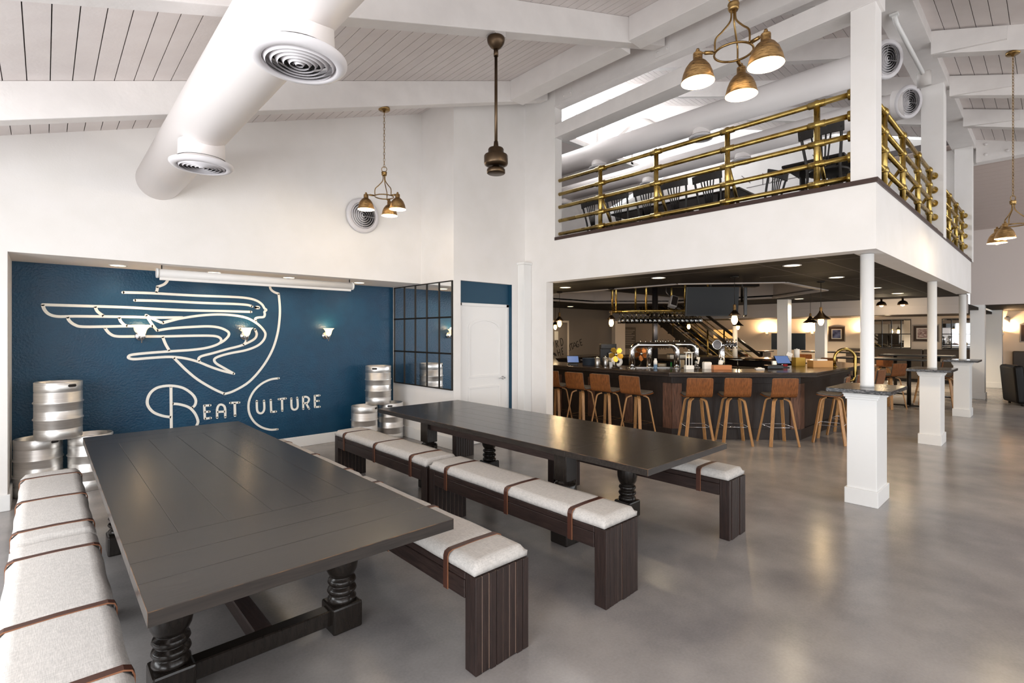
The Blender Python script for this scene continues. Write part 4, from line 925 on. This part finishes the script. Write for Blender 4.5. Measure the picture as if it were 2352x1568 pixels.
def high_table(x, y, w, L, label):
    t = thing('high_table', label, 'table', (x, y, 0), 0, 'black high tables in the bar room')
    MB().box(-w / 2, -L / 2, 1.03, w / 2, L / 2, 1.065).build('top', 'black_plastic', t, .006)
    for s_ in ((-1, 1) if L > 1 else (0,)):
        MB().cyl((0, s_ * L * .3, .02), (0, s_ * L * .3, 1.03), .04).build('column', 'black_iron', t)
        m = MB().box(-.3, s_ * L * .3 - .035, 0, .3, s_ * L * .3 + .035, .03); m.box(-.035, s_ * L * .3 - .3, 0, .035, s_ * L * .3 + .3, .03); m.build('cross_foot', 'black_iron', t)
high_table(14.25, 2.75, .8, 1.7, 'black high table right behind the nearest pedestal post')
high_table(16.9, 2.5, .8, 1.5, 'black high table between the middle and farthest pedestal posts')
high_table(18.2, 4.7, .8, 1.7, 'black high table before the far framed picture')
high_table(17.2, 6.9, .8, 1.2, 'black high table behind the standing television')
# ================================================================ BAR FITTINGS
ZT = 1.05
A45 = -PI / 4
# central steel post, glass rack
t = thing('steel_post', 'grey steel post rising through the bar glass rack', 'post', (8.70, 5.292, 0))
MB().lathe([(.055, .86), (.055, 2.515)], 20).build('shaft', 'dark_steel', t); MB().lathe([(.09, .86), (.09, .88), (.056, .89)], 20).build('base_flange', 'dark_steel', t)
rk = thing('glass_rack', 'oval brass hanging rack for wine glasses above the bar', 'rack', (8.50, 5.08, 2.04), -YAW)
def oval(a, b_, n=40): return [(a * math.cos(2 * PI * k / n), b_ * math.sin(2 * PI * k / n), 0) for k in range(n)]
MB().tube(oval(.92, .42), .022, 10, True).build('outer_ring', 'rail_brass', rk); MB().tube([(x, y, .0) for x, y, z in oval(.80, .2)], .008, 6, True).build('inner_ring', 'rail_brass', rk)
for y in (-.14, 0.02, .16): MB().tube([(-.8, y, -.005), (.8, y, -.005)], .006, 6).build('glass_track', 'rail_brass', rk)
for k in range(8):
    a = 2 * PI * (k + .5) / 8; p = Vector((.92 * math.cos(a), .42 * math.sin(a), 0))
    if abs(p.x) < .08: continue
    h = MB().cyl(p, p + Vector((0, 0, .81)), .02, 12); h.sphere(p, .032, 12, 6); h.build('hanger_tube', 'rail_brass', rk)
def wine_glass():
    t = MB().lathe([(.034, 0), (.034, -.003), (.006, -.010), (.0045, -.075), (.010, -.085), (.032, -.105), (.039, -.130), (.037, -.175), (.033, -.205), (.0315, -.205), (.0355, -.175), (.0375, -.130), (.0305, -.107), (1e-4, -.088)], 14, None, True, False).build('wine_glass', 'glass')
    return tag(t, 'wine glass hanging upside down in the oval brass rack', 'glass', 'wine glasses hanging in the bar rack')
wg = wine_glass(); first = True
for row, y in enumerate((-.14, .02, .16)):
    for i in range(18):
        x = -.72 + .085 * i + (.03 if row == 1 else 0)
        if abs(x - .12) < .08 and row > 0: continue
        p = Vector((8.50, 5.08, 2.0275)) + VR * x + VD * y
        if first: wg.location = p; first = False
        else: c = wg.copy(); COL.objects.link(c); c.location = p
# speaker + TVs
t = thing('wall_speaker', 'small grey tilted speaker beside the steel post', 'speaker', (8.95, 5.05, 2.24), -YAW)
MB().box(-.07, -.07, -.11, .07, .07, .11, Matrix.Rotation(.3, 4, 'Y') @ Matrix.Rotation(-.3, 4, 'X')).build('cabinet', 'speaker_grey', t, .012); MB().box(-.055, -.082, -.09, .055, -.068, .09, Matrix.Rotation(.3, 4, 'Y') @ Matrix.Rotation(-.3, 4, 'X')).build('grille', 'dark_steel', t); MB().tube([(0, .06, .05), (-.1, .1, .2), (-.1, .1, .62)], .012).build('bracket', 'dark_steel', t)
def tv(x, y, z, rz, w, h, label, tilt=0, stand=None):
    t = thing('television', label, 'television', (x, y, z), rz)
    R = Matrix.Rotation(tilt, 4, 'X')
    MB().box(-w / 2, -.02, -h / 2, w / 2, .03, h / 2, R).build('bezel', 'black_plastic', t, .006); MB().box(-w / 2 + .012, -.0215, -h / 2 + .016, w / 2 - .012, -.02, h / 2 - .012, R).build('panel', 'tv_glass', t)
    if stand:
        MB().cyl((0, .05, -z), (0, .05, h / 2 - .1), .025).build('pole', 'black_iron', t); MB().box(-.35, -.2, -z, .35, .25, -z + .03).build('base', 'black_iron', t)
    else: MB().cyl((0, .06, 0), (0, .06, 2.86 - z), .02).build('mount_pole', 'black_iron', t)
    return t
tv(8.42, 4.02, 2.18, -YAW + .04, .92, .5, 'large black television hanging over the bar facing the tables', .1)
tv(9.12, 3.74, 2.18, -YAW + 1.15, .8, .48, 'second black television hung at an angle behind the large one')
# pendants
def pendant(x, y, zb, ztop, label, shade, power=8):
    t = thing('pendant_lamp', label, 'pendant', (x, y, zb), 0, 'cord pendants around the bar')
    MB().tube([(0, 0, .2), (0, 0, ztop - zb)], .004, 6).build('cord', 'black_iron', t); MB().lathe([(.055, 0), (.055, -.02), (.01, -.03)], 16, T(0, 0, ztop - zb)).build('canopy', 'black_iron', t)
    MB().lathe([(.014, .21), (.02, .2), (.02, .13), (.026, .12), (.026, .09)], 14).build('socket', 'copper_brass', t)
    MB().lathe([(1e-4, -.075), (.02, -.07), (.04, -.035), (.044, -.005), (.034, .04), (.016, .08), (.014, .1)], 18, None, True, False).build('bulb', 'bulb_glow', t)
    if shade: MB().lathe([(.024, .15), (.03, .13), (.06, .085), (.125, .03), (.135, .02), (.13, .018), (.058, .075), (.026, .115)], 28, None, True, False).build('shade', 'bronze', t)
    else: MB().lathe([(.02, .13), (.05, .09), (.085, .05), (.083, .048), (.045, .085)], 20, None, True, False).build('shade', 'bronze', t)
    lamp(t, (0, 0, -.11), power, (1, .72, .4), .04)
PD = [(7.35, 6.566, 1.83, 'glowing bulb pendant nearest the white pier wall', 0), (7.457, 5.42, 1.83, 'glowing bulb pendant before the wine glass rack', 0), (7.13, 3.076, 1.83, 'glowing bulb pendant before the large television', 0), (9.6, 8.72, 1.80, 'smaller looking bulb pendant by the painted lettering', 0), (12.5, 6.6, 1.82, 'bulb pendant before the brass stair railing', 0), (12.6, 5.35, 1.80, 'shaded pendant beside the thin white column', 1), (11.4, 3.384, 1.83, 'left shaded pendant above the right bar side', 1), (8.85, 2.48, 1.83, 'right shaded pendant above the right bar side', 1)]
for x, y, z, lb, sh in PD: pendant(x, y, z, 2.44 if not (7.6 < x < 12.1 and 2.95 < y < 8.3) else 2.86, lb, sh)
# ceiling downlights under the balcony and in the far room
n_ = ['nearest the pier wall', 'above the fourth bar stool', 'nearest the balcony corner', 'above the side-on bar stool', 'left of the middle pedestal pole', 'behind the middle pedestal pole', 'beyond the octagonal recess', 'by the painted lettering']
for (x, y), lb in zip(((6.71, 5.86), (6.55, 3.93), (6.52, 2.13), (8.375, 2.15), (10.81, 2.18), (12.63, 2.17), (12.94, 4.08), (11.57, 9.9)), n_):
    downlight(x, y, 2.44, 'round warm downlight in the dark bar ceiling ' + lb, 'downlights in the bar ceiling', 34, .085)
for i, (x, y) in enumerate(((16.2, 3.2), (17.6, 4.4), (19.5, 3.6), (16.4, 6.2), (18.4, 6.4), (20.2, 5.6), (17.0, 8.4), (19.6, 8.6), (19.0, 2.2))):
    downlight(x, y, 2.21, 'small warm downlight in the low far ceiling above the booths', 'downlights in the far ceiling', 170, .085)
for x, y, lb in ((14.1, 2.72, 'left'), (14.05, 2.32, 'right')):
    t = thing('dome_pendant', lb + ' small brass dome lamp under the far end of the dark ceiling', 'pendant', (x, y, 2.27), 0, 'dome lamps before the far header')
    MB().lathe([(.1, 0), (.098, .02), (.085, .06), (.05, .09), (.02, .1), (.02, .17)], 24, None, True, False).build('dome', 'bronze', t); MB().lathe([(1e-4, -.03), (.03, -.02), (.045, .01), (.03, .05)], 14, None, True, False).build('bulb', 'bulb_glow', t); lamp(t, (0, 0, -.06), 6)
# ---- tap towers
def tap(parent, p, out):
    tp = MB().cyl(p, p + out * .07, .011, 10); tp.cyl(p + out * .07 + Vector((0, 0, .015)), p + out * .085 + Vector((0, 0, -.075)), .008, 8); o = tp.build('faucet', 'chrome', parent)
    MB().cyl(p + out * .06 + Vector((0, 0, .01)), p + out * .05 + Vector((0, 0, .085)), .008, 8, .006).build('tap_handle', 'chrome', o)
def arch_tower(px, py, L, h, label, ntaps, rz=A45):
    t = thing('tap_tower', label, 'beer tap', (px, py, ZT), rz)
    r = .048; R = .12
    pts = [(-L / 2, 0, 0), (-L / 2, 0, h - R)] + [(-L / 2 + R - R * math.cos(a), 0, h - R + R * math.sin(a)) for a in [PI / 2 * k / 8 for k in range(1, 9)]] + [(L / 2 - R + R * math.sin(a), 0, h - R + R * math.cos(a)) for a in [PI / 2 * k / 8 for k in range(0, 9)]] + [(L / 2, 0, 0)]
    MB().tube(pts, r, 20).build('pipe', 'chrome', t)
    for s_ in (-1, 1): MB().lathe([(.075, 0), (.075, .012), (.05, .02)], 20, T(s_ * L / 2, 0, 0)).build('base_flange', 'chrome', t)
    for k in range(ntaps): tap(t, Vector((-L / 2 + R + .04 + (L - 2 * R - .08) * k / (ntaps - 1), .04, h)), Vector((0, 1, 0)))
    return t
arch_tower(7.41, 4.52, .735, .39, 'front chrome arch beer tap tower on the bar', 6); arch_tower(7.78, 4.40, .78, .395, 'rear chrome arch beer tap tower on the bar', 6)
t = thing('drip_tray', 'long steel drip tray under the front beer taps', 'tray', (7.44, 4.56, ZT), A45); MB().box(-.36, .06, 0, .36, .2, .015).build('pan', 'brushed_steel', t, .003); MB().box(-.34, .075, .015, .34, .185, .018).build('grate', 'dark_steel', t)
t = thing('tap_tower', 'single chrome tap column with round medallion on the bar', 'beer tap', (8.42, 3.85, ZT), -YAW)
MB().lathe([(.07, 0), (.07, .015), (.05, .022), (.05, .36), (.055, .37), (.055, .4), (.03, .42)], 24).build('column', 'chrome', t)
MB().tube([(-.10 + .075 * math.cos(a), -.05, .39 + .075 * math.sin(a)) for a in [2 * PI * k / 24 for k in range(24)]], .011, 8, True).build('medallion_ring', 'chrome', t); MB().lathe([(1e-4, 0), (.07, .004)], 24, T(-.10, -.045, .39) @ Matrix.Rotation(PI / 2, 4, 'X'), True, False).build('medallion', 'dark_steel', t)
MB().cyl((-.12, 0, .39), (.24, 0, .39), .03, 16).build('cross_pipe', 'chrome', t)
for k in range(4): tap(t, Vector((.06 + .05 * k, -.02, .40)), Vector((0, -1, 0)))
# ---- items standing on the bar
def item(name, label, cat, x, y, z=ZT, rz=-YAW, group=None): return thing(name, label, cat, (x, y, z), rz, group)
t = item('pos_terminal', 'small lit order screen on the left end of the bar', 'terminal', 7.13, 6.04); MB().box(-.09, -.06, 0, .09, .06, .03).build('base', 'black_plastic', t, .006); MB().box(-.11, -.01, -.08, .11, .01, .08, T(0, .0, .10) @ Matrix.Rotation(-.7, 4, 'X')).build('housing', 'black_plastic', t, .004); MB().box(-.1, -.0125, -.07, .1, -.0105, .07, T(0, 0, .10) @ Matrix.Rotation(-.7, 4, 'X')).build('screen', 'screen_lit', t)
t = item('stock_pot', 'wide low blue grey pan on the bar', 'pan', 7.26, 5.76); MB().lathe([(1e-4, .004), (.12, .0), (.125, .01), (.125, .13), (.13, .135), (.118, .135), (.118, .02), (1e-4, .015)], 28, None, True, False).build('body', 'pan_blue', t)
for s_ in (-1, 1): MB().tube([(s_ * .12, -.03, .1), (s_ * .155, -.03, .1), (s_ * .155, .03, .1), (s_ * .12, .03, .1)], .006, 6).build('handle', 'brushed_steel', t)
for i, (x, y, lb) in enumerate(((7.162, 5.504, 'left steel canister with lid on the bar'), (7.34, 5.46, 'right steel canister with lid on the bar'))):
    t = item('canister', lb, 'canister', x, y, group='steel canisters on the bar'); MB().lathe([(.048, 0), (.05, .005), (.05, .135), (.046, .14), (1e-4, .14)], 20).build('body', 'brushed_steel', t); MB().lathe([(.05, .14), (.05, .15), (.02, .158), (.01, .16), (.012, .175), (1e-4, .18)], 20).build('lid', 'chrome', t)
t = item('paper_cup', 'small white cup before the paper roll on the bar', 'cup', 7.20, 5.24); MB().lathe([(.026, 0), (.036, .085), (.038, .086), (.034, .086), (.024, .004), (1e-4, .004)], 18, None, True, False).build('body', 'paper_white', t)
t = item('paper_roll', 'big white paper roll lying on its side on the bar', 'roll', 7.44, 5.29); MB().lathe([(.03, -.09), (.085, -.09), (.085, .09), (.03, .09), (.03, -.09)], 28, T(0, 0, .085) @ Matrix.Rotation(PI / 2, 4, 'X') , True, False).build('paper', 'paper_white', t); MB().lathe([(.029, -.095), (.029, .095)], 16, T(0, 0, .085) @ Matrix.Rotation(PI / 2, 4, 'X')).build('core', 'keg_dark', t)
def table_fan(x, y, z, m_, label):
    t = item('table_fan', label, 'fan', x, y); MB().lathe([(.07, 0), (.07, .012), (.03, .03), (.014, .05), (.012, .15)], 20).build('base', 'black_iron', t)
    MB().lathe([(.035, -.02), (.045, .02), (.03, .09), (1e-4, .1)], 16, T(0, .0, .23) @ Matrix.Rotation(-PI / 2, 4, 'X')).build('motor', 'black_iron', t)
    for k in range(5):
        a = 2 * PI * k / 5 + .3; R = T(0, -.03, .23) @ Matrix.Rotation(a, 4, 'Y')
        vv = [R @ Vector((.02, 0, -.015)), R @ Vector((.06, -.012, -.05)), R @ Vector((.11, -.014, -.045)), R @ Vector((.13, -.006, 0)), R @ Vector((.105, .008, .035)), R @ Vector((.05, .01, .025))]
        mm = MB(); mm.add([tuple(v) for v in vv] + [tuple(v + Vector((0, .003, 0))) for v in vv], [(0, 1, 2, 3, 4, 5), (11, 10, 9, 8, 7, 6)] + [(i, 6 + i, 6 + (i + 1) % 6, (i + 1) % 6) for i in range(6)]); mm.build('blade', m_, t)
    MB().sphere((0, -.035, .23), .025, 12, 8).build('hub', 'chrome', t)
table_fan(7.03, 5.02, 0, 'fan_gold', 'gold bladed table fan left of the beer taps'); table_fan(7.6, 4.9, 0, 'fan_copper', 'copper bladed table fan behind the beer taps')
t = item('coffee_machine', 'black and steel coffee machine behind the paper roll', 'machine', 7.62, 5.62); MB().box(-.13, -.12, 0, .13, .14, .06).build('base', 'black_plastic', t, .008); MB().box(-.13, .02, .06, .13, .14, .38).build('back', 'black_plastic', t, .008); MB().box(-.14, -.12, .30, .14, .02, .39).build('head', 'black_plastic', t, .008); MB().lathe([(.03, .07), (.045, .09), (.04, .2), (.05, .215), (.02, .23)], 16, T(.05, -.05, 0)).build('jug', 'paper_white', t)
def bottle(x, y, label, h=.17):
    t = item('squeeze_bottle', label, 'bottle', x, y, group='white and blue bottles on the bar'); MB().lathe([(.028, 0), (.03, .006), (.03, h * .42)], 18).build('label_band', 'bottle_blue', t); MB().lathe([(.03, h * .42), (.03, h * .72), (.024, h * .82), (.022, h * .86)], 18).build('body', 'paper_white', t); MB().lathe([(.02, h * .86), (.021, h * .97), (.016, h), (1e-4, h)], 14).build('cap', 'paper_white', t)
bottle(7.36, 4.47, 'white and blue bottle between the beer tap legs'); bottle(7.80, 4.30, 'white and blue bottle by the right leg of the front tap tower')
t = item('plate_stack', 'stack of small pale plates on the bar', 'plates', 7.82, 4.62)
for k in range(5): MB().lathe([(1e-4, .004 + .012 * k), (.05, .0 + .012 * k), (.075, .012 + .012 * k), (.074, .015 + .012 * k), (.05, .006 + .012 * k)], 24, None, True, False).build('plate', 'mat_board' if k % 2 else 'cork', t)
t = item('green_bottle', 'green glass bottle behind the beer taps', 'bottle', 7.95, 4.52, .86); MB().lathe([(.035, 0), (.036, .01), (.036, .16), (.015, .21), (.013, .27)], 16).build('body', 'green_glass', t); MB().lathe([(.016, .27), (.016, .29)], 12).build('cap', 'black_plastic', t)
t = item('straw_caddy', 'white stand with three glass tubes on the bar front', 'caddy', 7.64, 4.03); MB().box(-.065, -.05, 0, .065, .05, .065).build('base', 'paper_white', t, .004)
for dx, dy in ((-.045, 0), (.01, .02), (.045, -.01)): MB().cyl((dx, dy, .065), (dx, dy, .27), .008, 10).build('tube', 'paper_white', t)
MB().box(-.07, -.045, .27, .07, .045, .28).build('plate', 'paper_white', t, .003); MB().lathe([(.035, .25), (.03, .28), (.015, .3), (.018, .33), (1e-4, .335)], 16).build('finial', 'chrome', t)
t = item('cardboard_box', 'tan box behind the white stand on the bar', 'box', 7.96, 4.36); MB().box(-.06, -.05, 0, .06, .05, .13).build('body', 'cork', t, .003); MB().box(-.061, -.004, .1, .061, .004, .131).build('tape', 'mat_board', t)
t = item('coupe_glass', 'tall glass with menu card on the bar', 'glass', 7.79, 3.99); MB().lathe([(.035, 0), (.034, .004), (.006, .01), (.005, .07), (.03, .11), (.036, .16), (.034, .16), (.028, .112), (1e-4, .075)], 18, None, True, False).build('bowl', 'glass', t); MB().box(-.02, -.004, .09, .03, -.001, .2, Matrix.Rotation(.2, 4, 'Y')).build('card', 'mat_board', t)
t = item('napkin_bin', 'white square bin behind the wooden tray on the bar', 'bin', 7.93, 3.87); MB().prism([(-.06, -.05), (.06, -.05), (.06, .05), (-.06, .05)], 0, .11).build('body', 'paper_white', t, .004); MB().box(-.05, -.04, .108, .05, .04, .118).build('napkins', 'mat_board', t)
t = item('pour_jug', 'small white jug on the wooden bar tray', 'jug', 8.03, 3.69, ZT + .075); MB().lathe([(.03, 0), (.036, .02), (.03, .05), (.024, .065), (.026, .075)], 18).build('body', 'paper_white', t); MB().tube([(.03, 0, .06), (.05, 0, .045), (.034, 0, .02)], .004, 6).build('handle', 'paper_white', t)
t = item('wooden_tray', 'orange brown wooden tray box on the bar front', 'tray', 8.0, 3.66)
m = MB().box(-.145, -.05, 0, .145, -.04, .072); m.box(-.145, .04, 0, .145, .05, .072); m.build('side', 'box_wood', t, .002); MB().box(-.145, -.04, 0, -.135, .04, .072).box(.135, -.04, 0, .145, .04, .072).build('end', 'box_wood', t); MB().box(-.135, -.04, 0, .135, .04, .072).build('contents', 'cork', t)
t = item('cake_stand', 'glass pedestal stand with thin stem on the bar', 'stand', 8.42, 3.58); MB().lathe([(.06, 0), (.058, .005), (.008, .012), (.006, .13), (.075, .138), (.076, .144), (1e-4, .144)], 24, None, True, False).build('stem', 'glass', t); MB().lathe([(.075, .144), (.078, .15), (.07, .147)], 24, None, True, False).build('rim', 'chrome', t)
t = item('serving_tray', 'white shallow tray on the back bar island', 'tray', 9.45, 5.25, 1.14); MB().box(-.17, -.1, 0, .17, .1, .06).build('body', 'mat_board', t, .008); MB().box(-.175, -.105, .06, .175, .105, .075).build('lid', 'black_plastic', t, .004)
t = item('tablet_till', 'tilted tablet till with lit screen on the right of the bar', 'tablet', 9.2, 3.16); MB().box(-.09, -.07, 0, .09, .07, .02).build('base', 'black_plastic', t, .004); MB().cyl((0, 0, .02), (0, .02, .1), .012).build('neck', 'chrome', t); MB().box(-.12, -.008, -.09, .12, .008, .09, T(0, 0, .13) @ Matrix.Rotation(-.75, 4, 'X')).build('housing', 'black_plastic', t, .004); MB().box(-.11, -.0105, -.08, .11, -.0085, .08, T(0, 0, .13) @ Matrix.Rotation(-.75, 4, 'X')).build('screen', 'screen_lit', t)
t = item('receipt_printer', 'dark receipt printer left of the tablet till', 'printer', 8.78, 3.15); MB().box(-.13, -.07, 0, .13, .07, .06).build('body', 'black_plastic', t, .01); MB().box(-.03, -.06, .06, .03, -.02, .12, Matrix.Rotation(-.2, 4, 'X')).build('paper', 'paper_white', t)
t = item('folded_napkins', 'white folded cloth lying on the bar', 'napkins', 8.50, 3.27); MB().prism([(-.07, -.04), (.07, -.05), (.06, .05), (-.05, .05)], 0, .02).build('cloth', 'paper_white', t, .006); MB().prism([(-.04, -.03), (.03, -.03), (.02, .03)], .02, .032).build('fold', 'mat_board', t, .004)
t = item('sauce_caddy', 'red condiment jug with white lid behind the tablet', 'jug', 9.62, 3.27); MB().lathe([(.05, 0), (.052, .01), (.052, .12), (.04, .14)], 18).build('body', 'red_plastic', t); MB().lathe([(.042, .14), (.042, .165), (.015, .18), (.012, .2)], 18).build('lid', 'paper_white', t); MB().box(-.05, -.01, .19, .05, .01, .26, Matrix.Rotation(.4, 4, 'Y')).build('card', 'paper_white', t)
t = item('yellow_carton', 'yellow box with towel roll on top behind the tablet', 'box', 9.9, 3.13); MB().box(-.085, -.07, 0, .085, .07, .15).build('body', 'card_yellow', t, .004); MB().lathe([(.045, .15), (.045, .30), (.012, .30), (.012, .31)], 20, T(-.03, 0, 0)).build('towel_roll', 'paper_white', t)
t = item('bamboo_box', 'light wooden box with white napkins on the right bar top', 'box', 9.80, 2.76)
MB().box(-.17, -.09, 0, .17, -.078, .115).box(-.17, .078, 0, .17, .09, .115).box(-.17, -.078, 0, -.158, .078, .115).box(.158, -.078, 0, .17, .078, .115).build('body', 'bamboo', t, .003); MB().box(-.156, -.076, .0, .156, .076, .10).build('filling', 'bamboo', t); MB().box(-.09, -.07, .10, .09, .07, .14).build('napkins', 'paper_white', t, .01)
t = item('service_rail', 'polished brass arch rail on the right side of the bar top', 'rail', 10.12, 2.47, ZT, -.95)
MB().tube([(-.16, 0, 0), (-.16, 0, .15)] + [(-.16 * math.cos(a), 0, .15 + .16 * math.sin(a)) for a in [PI * k / 14 for k in range(1, 14)]] + [(.16, 0, .15), (.16, 0, -.16), (.13, 0, -.22), (.05, 0, -.24)], .024, 14).build('pipe', 'rail_brass', t); MB().lathe([(.045, 0), (.045, .01), (.026, .014)], 16, T(-.16, 0, 0)).build('flange', 'rail_brass', t)
# ================================================================ STAIRS
stc = thing('staircase', 'dark staircase with brass railings behind the bar', 'stairs', (13.85, 5.55, 0))
NS = 13; rise = .185; run = .235
for k in range(NS):
    MB().box(-.48, run * k, rise * (k + 1) - .045, .48, run * k + .29, rise * (k + 1)).build('tread', 'leg_wood', stc, .004)
for sx in (-.5, .5):
    a = Vector((sx, -.1, 0.0)); b_ = Vector((sx, run * NS, rise * NS))
    MB().strip([a + Vector((0, 0, .1)), b_ + Vector((0, 0, .1))], (0, -.6, .8), .22, .04).build('stringer', 'leg_wood', stc)
    MB().strip([a + Vector((0, 0, .98)), b_ + Vector((0, 0, .98))], (0, -.6, .8), .07, .06).build('handrail', 'leg_wood', stc)
    for h in (.3, .46, .62, .78): MB().tube([a + Vector((0, 0, h)), b_ + Vector((0, 0, h))], .014, 8).build('rail', 'rail_brass', stc)
    for s_ in (0.02, .33, .66, .98):
        p = a.lerp(b_, s_); MB().cyl(p, p + Vector((0, 0, .98)), .022, 10).build('post', 'rail_brass', stc)
# ================================================================ FAR ROOM
def column(x, y, w, h, label, round_=False):
    t = thing('white_column', label, 'column', (x, y, 0))
    (MB().lathe([(w / 2, 0), (w / 2, h)], 20) if round_ else MB().box(-w / 2, -w / 2, 0, w / 2, w / 2, h)).build('shaft', 'white_gloss', t)
    MB().box(-w / 2 - .02, -w / 2 - .02, 0, w / 2 + .02, w / 2 + .02, .14).build('plinth', 'white_gloss', t, .004)
column(13.0, 4.42, .24, 2.44, 'square white column left of the standing television'); column(15.9, 4.45, .24, 2.21, 'white column right of the standing television'); column(13.06, 5.62, .12, 2.44, 'thin round white column before the brass stair railing', True)
tv(15.6, 5.2, 1.40, -PI / 2 + .25, .86, .47, 'black television on a floor stand in the far room', 0, True)
for i, (y0, y1) in enumerate(((-1.2, .9), (1.5, 3.05), (3.07, 4.62), (4.64, 5.3))):
    t = thing('booth_seat', ('brown leather booth seat in the far right passage', 'brown leather booth section under the far right mirror', 'brown leather booth section under the far left mirror', 'short brown leather booth section left of the far mirrors')[i], 'booth', (21.7, (y0 + y1) / 2, 0)); w = (y1 - y0) / 2
    MB().box(-.35, -w, .1, .15, w, .46).build('seat', 'brown_leather', t, .03); MB().box(.12, -w, .1, .28, w, 1.09).build('backrest', 'brown_leather', t, .03); MB().box(-.3, -w, 0, .25, w, .1).build('plinth', 'black_plastic', t)
def picture(y, z, w, h, art, label):
    t = thing('framed_picture', label, 'picture', (21.995, y, z))
    MB().box(-.03, -w / 2, -h / 2, 0, w / 2, h / 2).build('frame', 'frame_silver', t, .006); MB().box(-.033, -w / 2 + .03, -h / 2 + .03, -.0301, w / 2 - .03, h / 2 - .03).build('inner_frame', 'frame_brown', t)
    MB().box(-.036, -w / 2 + .11, -h / 2 + .1, -.0331, w / 2 - .11, h / 2 - .1).build('mat_board', 'mat_board', t); MB().box(-.038, -w / 2 + .145, -h / 2 + .135, -.0361, w / 2 - .145, h / 2 - .135).build('print', art, t)
picture(5.63, 1.61, .56, .58, 'art_blue', 'framed picture with blue print left of the far mirrors'); picture(3.0, 1.63, .72, .58, 'art_warm', 'framed picture with warm print between the far mirrors'); picture(.5, 1.64, .5, .56, 'art_blue', 'framed dark picture in the far right passage')
for y0, y1, lb in ((3.40, 4.50, 'left window-pane mirror on the far wall'), (1.62, 2.58, 'right window-pane mirror on the far wall')):
    t = thing('grid_mirror', lb, 'mirror', (21.995, (y0 + y1) / 2, 1.10)); w = (y1 - y0) / 2; hh = 1.02
    MB().box(-.01, -w, 0, 0, w, hh).build('backing', 'black_iron', t)
    for i in range(4):
        for j in range(2): MB().box(-.016, -w + w * i / 2 + .012, hh * j / 2 + .012, -.0101, -w + w * (i + 1) / 2 - .012, hh * (j + 1) / 2 - .012).build('pane', 'mirror_glass', t)
    for i in range(5): MB().box(-.03, max(-w + w * i / 2 - .014, -w), 0, -.0102, min(-w + w * i / 2 + .014, w), hh).build('bar', 'black_iron', t)
    for j in range(3): MB().box(-.031, -w, max(hh * j / 2 - .014, 0), -.0103, w, min(hh * j / 2 + .014, hh)).build('bar', 'black_iron', t)
for (y, lb) in ((8.12, 'glowing sconce on the cream far wall right of the stairs'), (6.44, 'glowing sconce on the far wall beside the white column'), (4.72, 'glowing sconce on the far wall left of the far mirrors'), (1.15, 'glowing sconce in the far right passage')):
    sconce(21.999, y, 1.62, lb, 'sconces on the cream far wall', -PI / 2, 110)
t = thing('menu_board', 'dark menu board with rows of small lettering on the back wall', 'sign', (15.82, 10.69, 1.08)); MB().box(-.38, -.03, 0, .38, 0, .78).build('panel', 'menu_board', t, .005)
for k in range(9): MB().box(-.3, -.032, .66 - .065 * k, .3 - .1 * (k % 3), -.0301, .68 - .065 * k).build('text_row', 'menu_text', t)
dn = sempty('door_2', 'grey door with pale frame behind the painted lettering', 'door'); dn.location = (11.9, 10.69, 0)
MB().box(-.42, -.02, 0, .42, 0, 1.98).build('leaf', 'greige_wall', dn); MB().box(.42, -.03, 0, .49, 0, 2.04).build('frame', 'beige_wall', dn); MB().box(-.49, -.03, 0, -.42, 0, 2.04).build('frame', 'beige_wall', dn); MB().box(-.42, -.03, 1.98, .42, 0, 2.04).build('frame', 'beige_wall', dn); MB().box(-.2, -.026, 1.42, -.02, -.02, 1.7).build('notice', 'mat_board', dn); MB().cyl((-.34, -.02, 1.0), (-.34, -.06, 1.0), .02).build('handle', 'brushed_steel', dn)
struct('trim_back_pilaster', MB().box(14.75, 10.55, 0, 15.35, 10.7, 2.44), 'beige_wall', 'beige pilaster beside the dark menu board', 'trim')
t = thing('armchair', 'black leather armchair at the right edge of the room', 'armchair', (16.5, .28, 0), .35)
MB().box(-.34, -.36, .12, .36, .36, .44).build('seat', 'black_leather', t, .05, 3); MB().box(-.42, -.42, .08, -.28, .42, .66).build('armrest', 'black_leather', t, .05, 3); MB().box(.28, -.42, .08, .42, .42, .66).build('armrest', 'black_leather', t, .05, 3)
MB().box(-.42, .28, .08, .42, .46, .94, Matrix.Rotation(-.08, 4, 'X')).build('backrest', 'black_leather', t, .06, 3)
for sx in (-.34, .34):
    for sy in (-.34, .36): MB().cyl((sx, sy, 0), (sx, sy, .1), .025, 12).build('leg', 'black_iron', t)
t = thing('wall_speaker', 'small grey speaker high on the far right wall', 'speaker', (21.9, 1.02, 2.06)); MB().lathe([(.07, 0), (.07, .16), (.05, .18)], 20, T(0, 0, -.1)).build('cabinet', 'speaker_grey', t); MB().box(0, -.03, .02, .1, .03, .1).build('bracket', 'black_iron', t)
gbw = sempty('window_2', 'small warm lit glass block window on the far wall behind the stairs', 'window')
for i in range(5):
    for j in range(2): MB().box(21.97, 9.42 + .2 * i, 1.42 + .19 * j, 22.0, 9.61 + .2 * i, 1.60 + .19 * j).build('glass_block', 'block_glow', gbw, .012)
MB().box(21.96, 9.38, 1.38, 22.0, 9.42, 1.84).box(21.96, 10.41, 1.38, 22.0, 10.45, 1.84).box(21.96, 9.42, 1.79, 22.0, 10.41, 1.84).box(21.96, 9.42, 1.38, 22.0, 10.41, 1.42).build('frame', 'beige_wall', gbw)
